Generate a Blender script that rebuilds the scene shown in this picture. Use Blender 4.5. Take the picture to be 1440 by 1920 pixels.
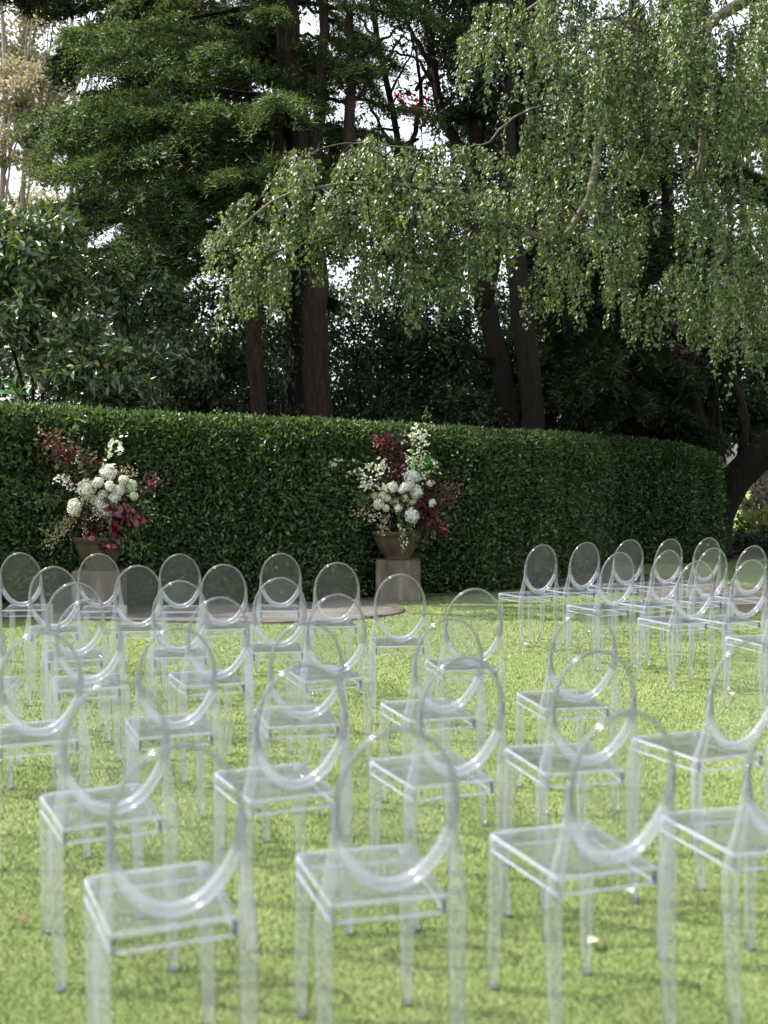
import bpy, math, random
import numpy as np
from mathutils import Vector, Matrix

for o in list(bpy.data.objects):
    bpy.data.objects.remove(o, do_unlink=True)
SC = bpy.context.scene
COL = SC.collection
R = math.radians

# ------------------------------------------------------------------ camera
FPX, CAMH, PITCH = 2117.1, 1.5193, -0.0343          # focal length in pixels of a 1440 wide frame
cd = bpy.data.cameras.new('camera')
cd.sensor_fit = 'HORIZONTAL'; cd.sensor_width = 24.0; cd.lens = 24.0 * FPX / 1440.0
cd.clip_start = 0.05; cd.clip_end = 1500
cd.dof.use_dof = True; cd.dof.focus_distance = 13.0; cd.dof.aperture_fstop = 2.0
cam = bpy.data.objects.new('camera', cd); COL.objects.link(cam)
cam.location = (0, 0, CAMH); cam.rotation_euler = (math.pi / 2 + PITCH, 0, 0)
SC.camera = cam

# ------------------------------------------------------------------ sky and sun
SUN_ELEV, SUN_AZ = 55.0, -78.0        # azimuth clockwise from +Y (away from the camera); negative = left
wd = bpy.data.worlds.new('World'); SC.world = wd; wd.use_nodes = True
nt = wd.node_tree; nt.nodes.clear()
sky = nt.nodes.new('ShaderNodeTexSky'); sky.sky_type = 'NISHITA'; sky.sun_disc = False
sky.sun_elevation = R(SUN_ELEV); sky.sun_rotation = R(SUN_AZ)
sky.air_density = 1.0; sky.dust_density = 4.0; sky.ozone_density = 0.6
hs = nt.nodes.new('ShaderNodeHueSaturation'); hs.inputs['Saturation'].default_value = 0.35
bg = nt.nodes.new('ShaderNodeBackground'); bg.inputs['Strength'].default_value = 0.15
wo = nt.nodes.new('ShaderNodeOutputWorld')
nt.links.new(sky.outputs[0], hs.inputs['Color']); nt.links.new(hs.outputs[0], bg.inputs['Color'])
nt.links.new(bg.outputs[0], wo.inputs['Surface'])
sd = bpy.data.lights.new('sun', 'SUN'); sd.energy = 3.1; sd.angle = R(0.6); sd.color = (1.0, 0.955, 0.88)
sun = bpy.data.objects.new('sun', sd); COL.objects.link(sun)
ts = Vector((math.sin(R(SUN_AZ)) * math.cos(R(SUN_ELEV)), math.cos(R(SUN_AZ)) * math.cos(R(SUN_ELEV)), math.sin(R(SUN_ELEV))))
sun.rotation_euler = ts.to_track_quat('Z', 'Y').to_euler(); sun.location = ts * 40

SC.view_settings.view_transform = 'Standard'; SC.view_settings.look = 'None'
SC.view_settings.exposure = 1.6; SC.view_settings.gamma = 1.0; SC.view_settings.use_curve_mapping = False
SC.render.engine = 'CYCLES'
cy = SC.cycles
cy.max_bounces = 16; cy.diffuse_bounces = 3; cy.glossy_bounces = 5; cy.transmission_bounces = 12
cy.transparent_max_bounces = 64; cy.caustics_reflective = False; cy.caustics_refractive = False
cy.use_denoising = True; cy.denoising_input_passes = 'RGB'; cy.use_adaptive_sampling = False; cy.sample_clamp_indirect = 4.0; cy.blur_glossy = 0.6

# ------------------------------------------------------------------ helpers
CP, SP = math.cos(PITCH), math.sin(PITCH)
def at(u, v, Y):
    """world point seen at photo pixel (u, v) at distance Y along the garden axis"""
    a, b = (u - 720.0) / FPX, (v - 960.0) / FPX
    d = (a, CP + b * SP, SP - b * CP)
    s = Y / d[1]
    return np.array([d[0] * s, Y, CAMH + d[2] * s])
def ground(u, v):
    a, b = (u - 720.0) / FPX, (v - 960.0) / FPX
    d = (a, CP + b * SP, SP - b * CP)
    s = -CAMH / d[2]
    return np.array([d[0] * s, d[1] * s])
def rng(seed): return np.random.default_rng(seed)
def unit(a):
    return a / np.maximum(np.linalg.norm(a, axis=-1, keepdims=True), 1e-9)

def mesh_np(name, V, F, mats=None, smooth=False, midx=None):
    """mesh from vertex array and a list of (n,k) face arrays"""
    if isinstance(F, np.ndarray): F = [F]
    me = bpy.data.meshes.new(name)
    V = np.asarray(V, dtype=np.float32)
    me.vertices.add(len(V)); me.vertices.foreach_set('co', V.ravel())
    loops = np.concatenate([f.ravel() for f in F]).astype(np.int32)
    tot = np.concatenate([np.full(len(f), f.shape[1], dtype=np.int32) for f in F])
    start = np.concatenate([[0], np.cumsum(tot)[:-1]]).astype(np.int32)
    me.loops.add(len(loops)); me.loops.foreach_set('vertex_index', loops)
    me.polygons.add(len(tot)); me.polygons.foreach_set('loop_start', start); me.polygons.foreach_set('loop_total', tot)
    if midx is not None: me.polygons.foreach_set('material_index', np.asarray(midx, dtype=np.int32))
    me.polygons.foreach_set('use_smooth', np.full(len(tot), bool(smooth)))
    me.update(calc_edges=True)
    for m in (mats or []): me.materials.append(m)
    return me
def link(name, me, parent=None, loc=None, rotz=0.0):
    o = bpy.data.objects.new(name, me); COL.objects.link(o)
    if parent is not None: o.parent = parent
    if loc is not None: o.location = loc
    o.rotation_euler = (0, 0, rotz)
    return o
def empty(name, loc=(0, 0, 0), rotz=0.0):
    o = bpy.data.objects.new(name, None); COL.objects.link(o)
    o.location = loc; o.rotation_euler = (0, 0, rotz); o.empty_display_size = 0.2
    return o
def tag(o, label, cat, group=None):
    o['label'] = label; o['category'] = cat
    if group: o['group'] = group
    return o
def copy_tree(o, parent=None):
    c = o.copy(); COL.objects.link(c)
    if parent is not None: c.parent = parent
    for ch in list(o.children): copy_tree(ch, c)
    return c

class MB:
    """mesh builder: tubes, boxes, sweeps joined into one mesh"""
    def __init__(s): s.v = []; s.q = []; s.t = []; s.n = 0
    def add(s, V, Q=None, T=None):
        V = np.asarray(V, float)
        if Q is not None and len(Q): s.q.append(np.asarray(Q, int) + s.n)
        if T is not None and len(T): s.t.append(np.asarray(T, int) + s.n)
        s.v.append(V); s.n += len(V)
    def tube(s, P, rad, k=8, caps=True, jitter=0.0, g=None):
        P = np.asarray(P, float); n = len(P)
        rad = np.broadcast_to(np.asarray(rad, float), (n,))
        T = unit(np.gradient(P, axis=0))
        ref = np.array([0.3, 1.0, 0.1]) if abs(T[0][2]) > 0.6 else np.array([0.05, 0.1, 1.0])
        A = unit(np.cross(T, ref)); B = np.cross(T, A)
        th = np.arange(k) * 2 * np.pi / k
        rr = rad[:, None] * np.ones((n, k))
        if isinstance(jitter, tuple):                              # bark: long ridges and furrows that wander slowly
            q, a_, b_ = jitter; mixr = np.linspace(0, 1, n)[:, None]; nr_ = a_ * np.cos(mixr * 3) + b_ * np.sin(mixr * 3)
            rr = rr * (1 + q * nr_ + 0.012 * g.standard_normal((n, k)))
        elif jitter and g is not None: rr = rr * (1 + jitter * g.standard_normal((n, k)))
        V = P[:, None] + rr[..., None] * (np.cos(th)[None, :, None] * A[:, None] + np.sin(th)[None, :, None] * B[:, None])
        V = V.reshape(-1, 3)
        i, j = np.meshgrid(np.arange(n - 1), np.arange(k), indexing='ij'); i = i.ravel(); j = j.ravel(); j2 = (j + 1) % k
        Q = np.stack([i * k + j, i * k + j2, (i + 1) * k + j2, (i + 1) * k + j], 1)
        Tt = []
        if caps:
            V = np.concatenate([V, P[:1], P[-1:]])
            for j in range(k):
                Tt.append((n * k, (j + 1) % k, j)); Tt.append((n * k + 1, (n - 1) * k + j, (n - 1) * k + (j + 1) % k))
        s.add(V, Q, Tt)
    def sweep(s, P, S, hw, hd, closed=False, rnd=0.45, N=None):
        """rounded rectangular section swept along P; S = side axis at each point; hw/hd half sizes along side / normal"""
        P = np.asarray(P, float); n = len(P); S = np.asarray(S, float) * np.ones((n, 3))
        hw = np.broadcast_to(hw, (n,)); hd = np.broadcast_to(hd, (n,))
        if closed: T = unit(np.roll(P, -1, 0) - np.roll(P, 1, 0))
        else: T = unit(np.gradient(P, axis=0))
        S = unit(S - (S * T).sum(1, keepdims=True) * T); Nn = np.cross(T, S)
        r = rnd; c = [(1, -1 + r), (1, 1 - r), (1 - r, 1), (-1 + r, 1), (-1, 1 - r), (-1, -1 + r), (-1 + r, -1), (1 - r, -1)]
        k = 8; c = np.array(c)
        V = P[:, None] + (c[None, :, 0] * hw[:, None])[..., None] * S[:, None] + (c[None, :, 1] * hd[:, None])[..., None] * Nn[:, None]
        V = V.reshape(-1, 3)
        m = n if closed else n - 1
        i, j = np.meshgrid(np.arange(m), np.arange(k), indexing='ij'); i = i.ravel(); j = j.ravel(); j2 = (j + 1) % k; i2 = (i + 1) % n
        Q = np.stack([i * k + j, i * k + j2, i2 * k + j2, i2 * k + j], 1)
        Tt = []
        if not closed:
            V = np.concatenate([V, P[:1], P[-1:]])
            for j in range(k):
                Tt.append((n * k, (j + 1) % k, j)); Tt.append((n * k + 1, (n - 1) * k + j, (n - 1) * k + (j + 1) % k))
        s.add(V, Q, Tt)
    def prism(s, outline, z0, z1):
        O = np.asarray(outline, float); n = len(O)
        V = np.concatenate([np.c_[O, np.full(n, z0)], np.c_[O, np.full(n, z1)], [[*O.mean(0), z0]], [[*O.mean(0), z1]]])
        i = np.arange(n); j = (i + 1) % n
        s.add(V, np.stack([i, j, j + n, i + n], 1), np.concatenate([np.stack([np.full(n, 2 * n), j, i], 1), np.stack([np.full(n, 2 * n + 1), i + n, j + n], 1)]))
    def mesh(s, name, mats, smooth=False):
        V = np.concatenate(s.v); F = []
        if s.q: F.append(np.concatenate(s.q))
        if s.t: F.append(np.concatenate(s.t))
        return mesh_np(name, V, F, mats, smooth)

# ------------------------------------------------------------------ materials
def mat(name):
    m = bpy.data.materials.new(name); m.use_nodes = True
    m.node_tree.nodes.clear()
    N = m.node_tree.nodes; L = m.node_tree.links
    out = N.new('ShaderNodeOutputMaterial')
    return m, N, L, out
def ramp(N, stops):
    r = N.new('ShaderNodeValToRGB'); e = r.color_ramp.elements
    while len(e) < len(stops): e.new(0.5)
    for i, (p, c) in enumerate(stops): e[i].position = p; e[i].color = (*c, 1)
    return r
def leaf_mat(name, stops, rough=0.45, spec=0.5, trans=0.3, tint=(1.3, 1.25, 0.5)):
    """leaf: colour differs from leaf to leaf, light passes through"""
    m, N, L, out = mat(name)
    g = N.new('ShaderNodeNewGeometry')
    r = ramp(N, stops); L.new(g.outputs['Random Per Island'], r.inputs[0])
    p = N.new('ShaderNodeBsdfPrincipled'); p.inputs['Roughness'].default_value = rough
    p.inputs['Specular IOR Level'].default_value = spec
    L.new(r.outputs[0], p.inputs['Base Color'])
    if trans > 0:
        t = N.new('ShaderNodeBsdfTranslucent')
        mm = N.new('ShaderNodeMix'); mm.data_type = 'RGBA'; mm.blend_type = 'MULTIPLY'; mm.inputs[0].default_value = 1
        L.new(r.outputs[0], mm.inputs[6]); mm.inputs[7].default_value = (*tint, 1)
        L.new(mm.outputs[2], t.inputs['Color'])
        mx = N.new('ShaderNodeMixShader'); mx.inputs[0].default_value = trans
        L.new(p.outputs[0], mx.inputs[1]); L.new(t.outputs[0], mx.inputs[2]); L.new(mx.outputs[0], out.inputs[0])
    else: L.new(p.outputs[0], out.inputs[0])
    return m
def bark_mat(name, c0, c1, sc=(9, 9, 1.3), bump=0.6):
    m, N, L, out = mat(name)
    tc = N.new('ShaderNodeTexCoord'); mp = N.new('ShaderNodeMapping'); mp.inputs['Scale'].default_value = sc
    L.new(tc.outputs['Object'], mp.inputs[0])
    n = N.new('ShaderNodeTexNoise'); n.inputs['Scale'].default_value = 2.2; n.inputs['Detail'].default_value = 7; n.inputs['Roughness'].default_value = 0.65
    L.new(mp.outputs[0], n.inputs['Vector'])
    r = ramp(N, [(0.3, c0), (0.7, c1)]); L.new(n.outputs[0], r.inputs[0])
    p = N.new('ShaderNodeBsdfPrincipled'); p.inputs['Roughness'].default_value = 0.9; p.inputs['Specular IOR Level'].default_value = 0.2
    b = N.new('ShaderNodeBump'); b.inputs['Strength'].default_value = bump; b.inputs['Distance'].default_value = 0.04
    L.new(n.outputs[0], b.inputs['Height']); L.new(b.outputs[0], p.inputs['Normal'])
    L.new(r.outputs[0], p.inputs['Base Color']); L.new(p.outputs[0], out.inputs[0])
    return m
def stone_mat(name, stops, scale, streak=None, rough=0.85, bump=0.25):
    m, N, L, out = mat(name)
    tc = N.new('ShaderNodeTexCoord')
    n = N.new('ShaderNodeTexNoise'); n.inputs['Scale'].default_value = scale; n.inputs['Detail'].default_value = 8; n.inputs['Roughness'].default_value = 0.6
    L.new(tc.outputs['Object'], n.inputs['Vector'])
    src = n.outputs[0]
    if streak:
        mp = N.new('ShaderNodeMapping'); mp.inputs['Scale'].default_value = streak
        n2 = N.new('ShaderNodeTexNoise'); n2.inputs['Scale'].default_value = 3.0; n2.inputs['Detail'].default_value = 5
        L.new(tc.outputs['Object'], mp.inputs[0]); L.new(mp.outputs[0], n2.inputs['Vector'])
        ad = N.new('ShaderNodeMix'); ad.inputs[0].default_value = 0.55
        L.new(n.outputs[0], ad.inputs[2]); L.new(n2.outputs[0], ad.inputs[3]); src = ad.outputs[0]
    r = ramp(N, stops); L.new(src, r.inputs[0])
    p = N.new('ShaderNodeBsdfPrincipled'); p.inputs['Roughness'].default_value = rough; p.inputs['Specular IOR Level'].default_value = 0.3
    b = N.new('ShaderNodeBump'); b.inputs['Strength'].default_value = bump; b.inputs['Distance'].default_value = 0.01
    n3 = N.new('ShaderNodeTexNoise'); n3.inputs['Scale'].default_value = scale * 12; n3.inputs['Detail'].default_value = 4
    L.new(tc.outputs['Object'], n3.inputs['Vector']); L.new(n3.outputs[0], b.inputs['Height']); L.new(b.outputs[0], p.inputs['Normal'])
    L.new(r.outputs[0], p.inputs['Base Color']); L.new(p.outputs[0], out.inputs[0])
    return m
def clear_mat(name, through, milk, gloss_rough, edge, bend, face=0.045):
    """clear polycarbonate: light mostly passes, Fresnel reflection, a trace of milky scatter; thick parts also refract"""
    m, N, L, out = mat(name)
    tr = N.new('ShaderNodeBsdfTransparent'); tr.inputs[0].default_value = (*through, 1)
    base = tr.outputs[0]
    if bend > 0:
        rf = N.new('ShaderNodeBsdfRefraction'); rf.inputs['IOR'].default_value = 1.35; rf.inputs['Roughness'].default_value = 0.03
        rf.inputs['Color'].default_value = (0.97, 0.98, 1.0, 1)
        m1 = N.new('ShaderNodeMixShader'); m1.inputs[0].default_value = bend
        L.new(tr.outputs[0], m1.inputs[1]); L.new(rf.outputs[0], m1.inputs[2]); base = m1.outputs[0]
    df = N.new('ShaderNodeBsdfDiffuse'); df.inputs[0].default_value = (0.80, 0.82, 0.99, 1)
    tl = N.new('ShaderNodeBsdfTranslucent'); tl.inputs[0].default_value = (0.80, 0.82, 0.99, 1)
    dd = N.new('ShaderNodeMixShader'); dd.inputs[0].default_value = 0.5
    L.new(df.outputs[0], dd.inputs[1]); L.new(tl.outputs[0], dd.inputs[2])
    m2 = N.new('ShaderNodeMixShader'); m2.inputs[0].default_value = milk
    L.new(base, m2.inputs[1]); L.new(dd.outputs[0], m2.inputs[2])
    lw = N.new('ShaderNodeLayerWeight'); lw.inputs[0].default_value = 0.5
    pw = N.new('ShaderNodeMath'); pw.operation = 'POWER'; pw.inputs[1].default_value = 4.0; L.new(lw.outputs['Facing'], pw.inputs[0])
    mr = N.new('ShaderNodeMapRange'); mr.inputs[3].default_value = face; mr.inputs[4].default_value = edge; L.new(pw.outputs[0], mr.inputs[0])
    gl = N.new('ShaderNodeBsdfGlossy'); gl.inputs['Roughness'].default_value = gloss_rough
    m3 = N.new('ShaderNodeMixShader'); L.new(mr.outputs[0], m3.inputs[0]); L.new(m2.outputs[0], m3.inputs[1]); L.new(gl.outputs[0], m3.inputs[2])
    L.new(m3.outputs[0], out.inputs[0])
    return m

M_panel = clear_mat('clear_plastic_panel', (0.965, 0.97, 0.975), 0.013, 0.18, 0.5, 0.0, 0.022)
M_seat = clear_mat('clear_plastic_seat', (0.965, 0.968, 0.98), 0.045, 0.16, 0.9, 0.0)
M_thick = clear_mat('clear_plastic_thick', (0.93, 0.935, 0.975), 0.10, 0.10, 0.95, 0.08)
M_ring = clear_mat('clear_plastic_ring', (0.92, 0.925, 0.97), 0.17, 0.10, 0.95, 0.2)  # lower arc of the back: sky highlight put in as milkier plastic
M_rim = clear_mat('clear_plastic_rim', (0.70, 0.71, 0.78), 0.055, 0.12, 0.95, 0.35)  # upper arc: dark refraction line put in as a greyer tint
M_edgew = clear_mat('clear_plastic_edge', (0.86, 0.88, 0.97), 0.34, 0.10, 0.9, 0.0)  # bright edge highlights put into the plastic as milky white
M_mark = clear_mat('clear_plastic_refraction', (0.36, 0.38, 0.60), 0.10, 0.1, 0.8, 0.0)  # dark refraction at the apron ends, painted as a blue-grey tint
M_cap = clear_mat('pale_foot', (0.7, 0.7, 0.72), 0.55, 0.3, 0.4, 0.0)  # pale disc at the end of each leg

M_hedge = leaf_mat('hedge_leaf', [(0, (0.014, 0.034, 0.012)), (0.45, (0.042, 0.086, 0.027)), (0.8, (0.082, 0.145, 0.042)), (0.95, (0.15, 0.21, 0.068)), (1, (0.22, 0.25, 0.11))], 0.42, 0.55, 0.3)
M_hcore = bark_mat('hedge_twigs', (0.004, 0.006, 0.003), (0.012, 0.016, 0.006))
M_fir = leaf_mat('fir_needle', [(0, (0.016, 0.034, 0.018)), (0.4, (0.045, 0.085, 0.036)), (0.75, (0.095, 0.150, 0.062)), (0.93, (0.17, 0.22, 0.10)), (1, (0.17, 0.10, 0.06))], 0.6, 0.3, 0.25)  # paler tones put the sunlit tips into random needles
M_firdark = leaf_mat('fir_needle_dark', [(0, (0.012, 0.025, 0.013)), (0.6, (0.026, 0.052, 0.024)), (1, (0.07, 0.06, 0.03))], 0.6, 0.3, 0.12)  # shaded version of the fir needle, shade put into the colour
M_birch = leaf_mat('birch_leaf', [(0, (0.042, 0.070, 0.028)), (0.5, (0.10, 0.150, 0.055)), (0.9, (0.17, 0.225, 0.085)), (1, (0.27, 0.27, 0.11))], 0.42, 0.6, 0.35)
M_camel = leaf_mat('glossy_leaf', [(0, (0.022, 0.045, 0.02)), (0.6, (0.072, 0.12, 0.045)), (0.95, (0.14, 0.195, 0.085)), (1, (0.24, 0.17, 0.04))], 0.33, 0.8, 0.22)
M_under = leaf_mat('shade_leaf', [(0, (0.012, 0.027, 0.012)), (0.7, (0.030, 0.060, 0.026)), (1, (0.055, 0.09, 0.035))], 0.5, 0.4, 0.15)  # shade under the trees put into a darker leaf colour
M_plum = leaf_mat('plum_leaf', [(0, (0.02, 0.012, 0.018)), (1, (0.06, 0.035, 0.045))], 0.5, 0.4, 0.15, (1.2, 0.8, 0.8))
M_pale = leaf_mat('far_pale_leaf', [(0, (0.26, 0.215, 0.19)), (0.5, (0.33, 0.30, 0.235)), (1, (0.40, 0.39, 0.28))], 0.6, 0.2, 0.45, (1.1, 1.05, 0.7))  # haze and glare put into the pale leaf colour
M_litleaf = leaf_mat('far_lit_leaf', [(0, (0.08, 0.12, 0.03)), (1, (0.22, 0.26, 0.08))], 0.5, 0.3, 0.4)  # sunlight put into a brighter leaf colour
M_red = leaf_mat('red_leaf', [(0, (0.16, 0.015, 0.015)), (1, (0.30, 0.05, 0.04))], 0.5, 0.4, 0.35, (1.3, 0.6, 0.6))
M_broad = leaf_mat('broad_leaf', [(0, (0.03, 0.11, 0.025)), (1, (0.06, 0.17, 0.04))], 0.35, 0.5, 0.3)
M_bark = bark_mat('brown_bark', (0.013, 0.0095, 0.008), (0.058, 0.040, 0.031), (9, 9, 1.6), 1.0)
M_barkdark = bark_mat('dark_bark', (0.007, 0.006, 0.005), (0.026, 0.020, 0.017), (9, 9, 1.6), 1.0)
M_barkpale = bark_mat('birch_bark', (0.05, 0.045, 0.032), (0.22, 0.20, 0.15), (4, 4, 7), 0.4)
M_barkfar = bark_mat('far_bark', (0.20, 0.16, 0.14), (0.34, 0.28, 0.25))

# ------------------------------------------------------------------ the ground
HEDGE = [(-330, 11.2), (-150, 11.75), (0, 12.1), (120, 12.35), (250, 12.68), (415, 13.0), (560, 13.25), (660, 13.55), (740, 13.98), (800, 14.1), (900, 14.35),
         (1000, 15.0), (1060, 15.8), (1110, 17.1), (1150, 18.4), (1200, 18.8), (1300, 19.0), (1355, 19.2)]
HTOP = [(-330, 2.42), (0, 2.235), (350, 2.15), (700, 2.10), (900, 2.05), (1000, 2.03), (1100, 2.05), (1150, 2.08), (1200, 2.07), (1300, 1.95), (1355, 1.83)]
hxy = np.array([[(u - 720) / FPX * y * 1.0, y] for u, y in HEDGE])
def in_poly(P, poly):
    x, y = P[:, 0], P[:, 1]; r = np.zeros(len(P), bool); n = len(poly)
    for i in range(n):
        x1, y1 = poly[i]; x2, y2 = poly[(i + 1) % n]
        c = ((y1 > y) != (y2 > y)) & (x < (x2 - x1) * (y - y1) / ((y2 - y1) + 1e-12) + x1)
        r ^= c
    return r
pav_px = [(-420, 1172), (-150, 1163), (22, 1160), (180, 1163), (330, 1167), (500, 1169), (600, 1167), (690, 1160), (740, 1152), (752, 1146), (742, 1139), (715, 1133)]
PAV = np.array([ground(*p) for p in pav_px] + [hxy[8] + (0.02, 0.06)] + [p + (0, 0.15) for p in hxy[7::-1]])
path_near = [(800, 1119), (900, 1114), (1000, 1103), (1060, 1096), (1100, 1100), (1130, 1106), (1230, 1122), (1330, 1138), (1430, 1151), (1600, 1180)]
path_far = [(1600, 1132), (1440, 1108), (1300, 1090), (1200, 1078), (1140, 1074), (1100, 1079), (1050, 1089), (1000, 1097), (900, 1110), (800, 1116.5)]
PATH = np.array([ground(*p) for p in path_near + path_far])

def sheet(name, poly, z, m):
    poly = np.asarray(poly)
    me = bpy.data.meshes.new(name)
    me.from_pydata([(p[0], p[1], z) for p in poly], [], [list(range(len(poly)))]); me.update(); me.materials.append(m)
    o = link(name, me); o['kind'] = 'structure'; return o

def lawn_nodes(N, L):
    """turf colour: yellow green with worn, drier and lusher patches"""
    g = N.new('ShaderNodeNewGeometry')
    n1 = N.new('ShaderNodeTexNoise'); n1.inputs['Scale'].default_value = 0.55; n1.inputs['Detail'].default_value = 5; n1.inputs['Roughness'].default_value = 0.6
    n2 = N.new('ShaderNodeTexNoise'); n2.inputs['Scale'].default_value = 3.2; n2.inputs['Detail'].default_value = 4
    L.new(g.outputs['Position'], n1.inputs['Vector']); L.new(g.outputs['Position'], n2.inputs['Vector'])
    a = N.new('ShaderNodeMix'); a.inputs[0].default_value = 0.45; L.new(n1.outputs[0], a.inputs[2]); L.new(n2.outputs[0], a.inputs[3])
    r = ramp(N, [(0.28, (0.16, 0.23, 0.074)), (0.46, (0.215, 0.28, 0.10)), (0.58, (0.25, 0.30, 0.12)), (0.76, (0.32, 0.33, 0.155))])
    L.new(a.outputs[0], r.inputs[0])
    return r.outputs[0], g
m, N, L, out = mat('lawn_soil'); c, g = lawn_nodes(N, L)
mu = N.new('ShaderNodeMix'); mu.data_type = 'RGBA'; mu.blend_type = 'MULTIPLY'; mu.inputs[0].default_value = 1; mu.inputs[7].default_value = (0.58, 0.60, 0.53, 1)  # turf colour darkened to stand for the blades' self-shadow
L.new(c, mu.inputs[6]); p = N.new('ShaderNodeBsdfPrincipled'); p.inputs['Roughness'].default_value = 1; p.inputs['Specular IOR Level'].default_value = 0.1
L.new(mu.outputs[2], p.inputs['Base Color'])
n3 = N.new('ShaderNodeTexNoise'); n3.inputs['Scale'].default_value = 90; n3.inputs['Detail'].default_value = 3; L.new(g.outputs['Position'], n3.inputs['Vector'])
b = N.new('ShaderNodeBump'); b.inputs['Strength'].default_value = 0.2; b.inputs['Distance'].default_value = 0.01; L.new(n3.outputs[0], b.inputs['Height']); L.new(b.outputs[0], p.inputs['Normal'])
L.new(p.outputs[0], out.inputs[0]); M_lawn = m
m, N, L, out = mat('grass_blade'); c, g = lawn_nodes(N, L)
hv = N.new('ShaderNodeHueSaturation'); mr = N.new('ShaderNodeMapRange'); mr.inputs[3].default_value = 0.85; mr.inputs[4].default_value = 1.15
L.new(g.outputs['Random Per Island'], mr.inputs[0]); L.new(mr.outputs[0], hv.inputs['Value']); L.new(c, hv.inputs['Color'])
p = N.new('ShaderNodeBsdfPrincipled'); p.inputs['Roughness'].default_value = 0.6; p.inputs['Specular IOR Level'].default_value = 0.15; L.new(hv.outputs[0], p.inputs['Base Color'])
vm = N.new('ShaderNodeMix'); vm.data_type = 'VECTOR'; vm.inputs[0].default_value = 0.75; vm.inputs[5].default_value = (0, 0, 1)
L.new(g.outputs['Normal'], vm.inputs[4]); vn = N.new('ShaderNodeVectorMath'); vn.operation = 'NORMALIZE'; L.new(vm.outputs[1], vn.inputs[0]); L.new(vn.outputs[0], p.inputs['Normal']); VN = vn
t = N.new('ShaderNodeBsdfTranslucent'); L.new(hv.outputs[0], t.inputs[0]); L.new(VN.outputs[0], t.inputs['Normal'])
mx = N.new('ShaderNodeMixShader'); mx.inputs[0].default_value = 0.2; L.new(p.outputs[0], mx.inputs[1]); L.new(t.outputs[0], mx.inputs[2]); L.new(mx.outputs[0], out.inputs[0]); M_grass = m

sheet('lawn', [(-150, -40), (150, -40), (150, 260), (-150, 260)], 0.0, M_lawn)
M_soil = stone_mat('bed_soil', [(0.3, (0.015, 0.011, 0.008)), (0.7, (0.05, 0.036, 0.024))], 3.0, None, 1.0, 0.6)
bed = np.concatenate([hxy[:, :] + (0, 0.25), [[9.5, 21.5], [16, 21.5], [16, 30], [-16, 30], [-16, 13]]])
sheet('planting_bed', bed, 0.004, M_soil)
M_pave = stone_mat('paving_brown', [(0.32, (0.058, 0.050, 0.043)), (0.5, (0.100, 0.088, 0.077)), (0.68, (0.15, 0.134, 0.118))], 2.2, None, 0.9, 0.3)
M_path = stone_mat('path_brown', [(0.3, (0.040, 0.031, 0.024)), (0.7, (0.092, 0.073, 0.058))], 2.5, None, 0.95, 0.4)
sheet('paving', PAV, 0.008, M_pave)
sheet('path', PATH, 0.008, M_path)
# low brick edging round the paving and along the far side of the path
def edging(pts, seed, lab):
    P = np.array(pts); seg = np.linalg.norm(np.diff(P, axis=0), axis=1); cum = np.r_[0, np.cumsum(seg)]
    k = MB(); g = rng(seed); sstep = 0.225
    for s0 in np.arange(0, cum[-1] - sstep, sstep):
        a = np.array([np.interp(s0 + 0.004, cum, P[:, i]) for i in (0, 1)]); c = np.array([np.interp(s0 + sstep - 0.006, cum, P[:, i]) for i in (0, 1)])
        d = (c - a) / np.linalg.norm(c - a); nn = np.array([-d[1], d[0]]) * 0.055
        k.prism([a - nn, c - nn, c + nn, a + nn], 0.0, 0.018 + g.uniform(0, 0.012))
    o = link('brick_edging', k.mesh('brick_edging', [M_edge])); o['kind'] = 'structure'
    return o
M_edge = stone_mat('edging_brick', [(0.3, (0.05, 0.036, 0.029)), (0.7, (0.11, 0.085, 0.070))], 4.0)
edging([ground(*p) for p in pav_px[1:]], 3, '')
edging([ground(*p) for p in path_far[1:8]], 4, '')

def grass_blades():
    g = rng(11)
    parts = []
    n = 1000000; i = np.arange(n)
    u1 = (0.5 + i * 0.7548776662466927) % 1.0; u2 = (0.5 + i * 0.5698402909980532) % 1.0    # evenly spread, no bald spots
    y = 2.15 * (19.5 / 2.15) ** u1                                # even on screen: more blades near the lens
    half = 0.355 * y + 0.15
    x = (u2 * 2 - 1) * half
    far = g.random(n) < 0.20                                       # the turf thins out beyond the view
    x = np.where(far, np.sign(x) * (half + np.abs(g.normal(0, 2.3, n))), x)
    x = x + g.normal(0, 0.002, n); y = y + g.normal(0, 0.002, n)
    P = np.c_[x, y]
    hy_ = np.interp(x, hxy[:, 0], hxy[:, 1]); hy_ = np.where(x > hxy[-1, 0], 21.0, hy_)
    keep = (y < hy_ + 0.05) & ~in_poly(P, PAV) & ~in_poly(P, PATH)
    P = P[keep]; n = len(P); y = P[:, 1]
    h = g.uniform(0.009, 0.016, n) * (1 + 0.012 * y); w = 0.0009 + 0.00042 * y * g.uniform(0.6, 1.2, n)
    a = g.random(n) * 2 * np.pi; ca, sa = np.cos(a), np.sin(a)
    ln = g.uniform(0.2, 1.1, n) * h; h = h * 0.8 + (g.random(n) < 0.06) * g.uniform(0.004, 0.014, n); b = g.random(n) * 2 * np.pi
    z = np.zeros(n)
    V = np.stack([np.c_[P[:, 0] - ca * w, P[:, 1] - sa * w, z - 0.002], np.c_[P[:, 0] + ca * w, P[:, 1] + sa * w, z - 0.002],
                  np.c_[P[:, 0] + np.cos(b) * ln, P[:, 1] + np.sin(b) * ln, h]], 1).reshape(-1, 3)
    F = np.arange(3 * n).reshape(n, 3)
    o = link('grass', mesh_np('grass', V, F, [M_grass])); o['kind'] = 'stuff'
    tag(o, 'short mown yellow green lawn grass under the chairs', 'grass')
grass_blades()

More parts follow.
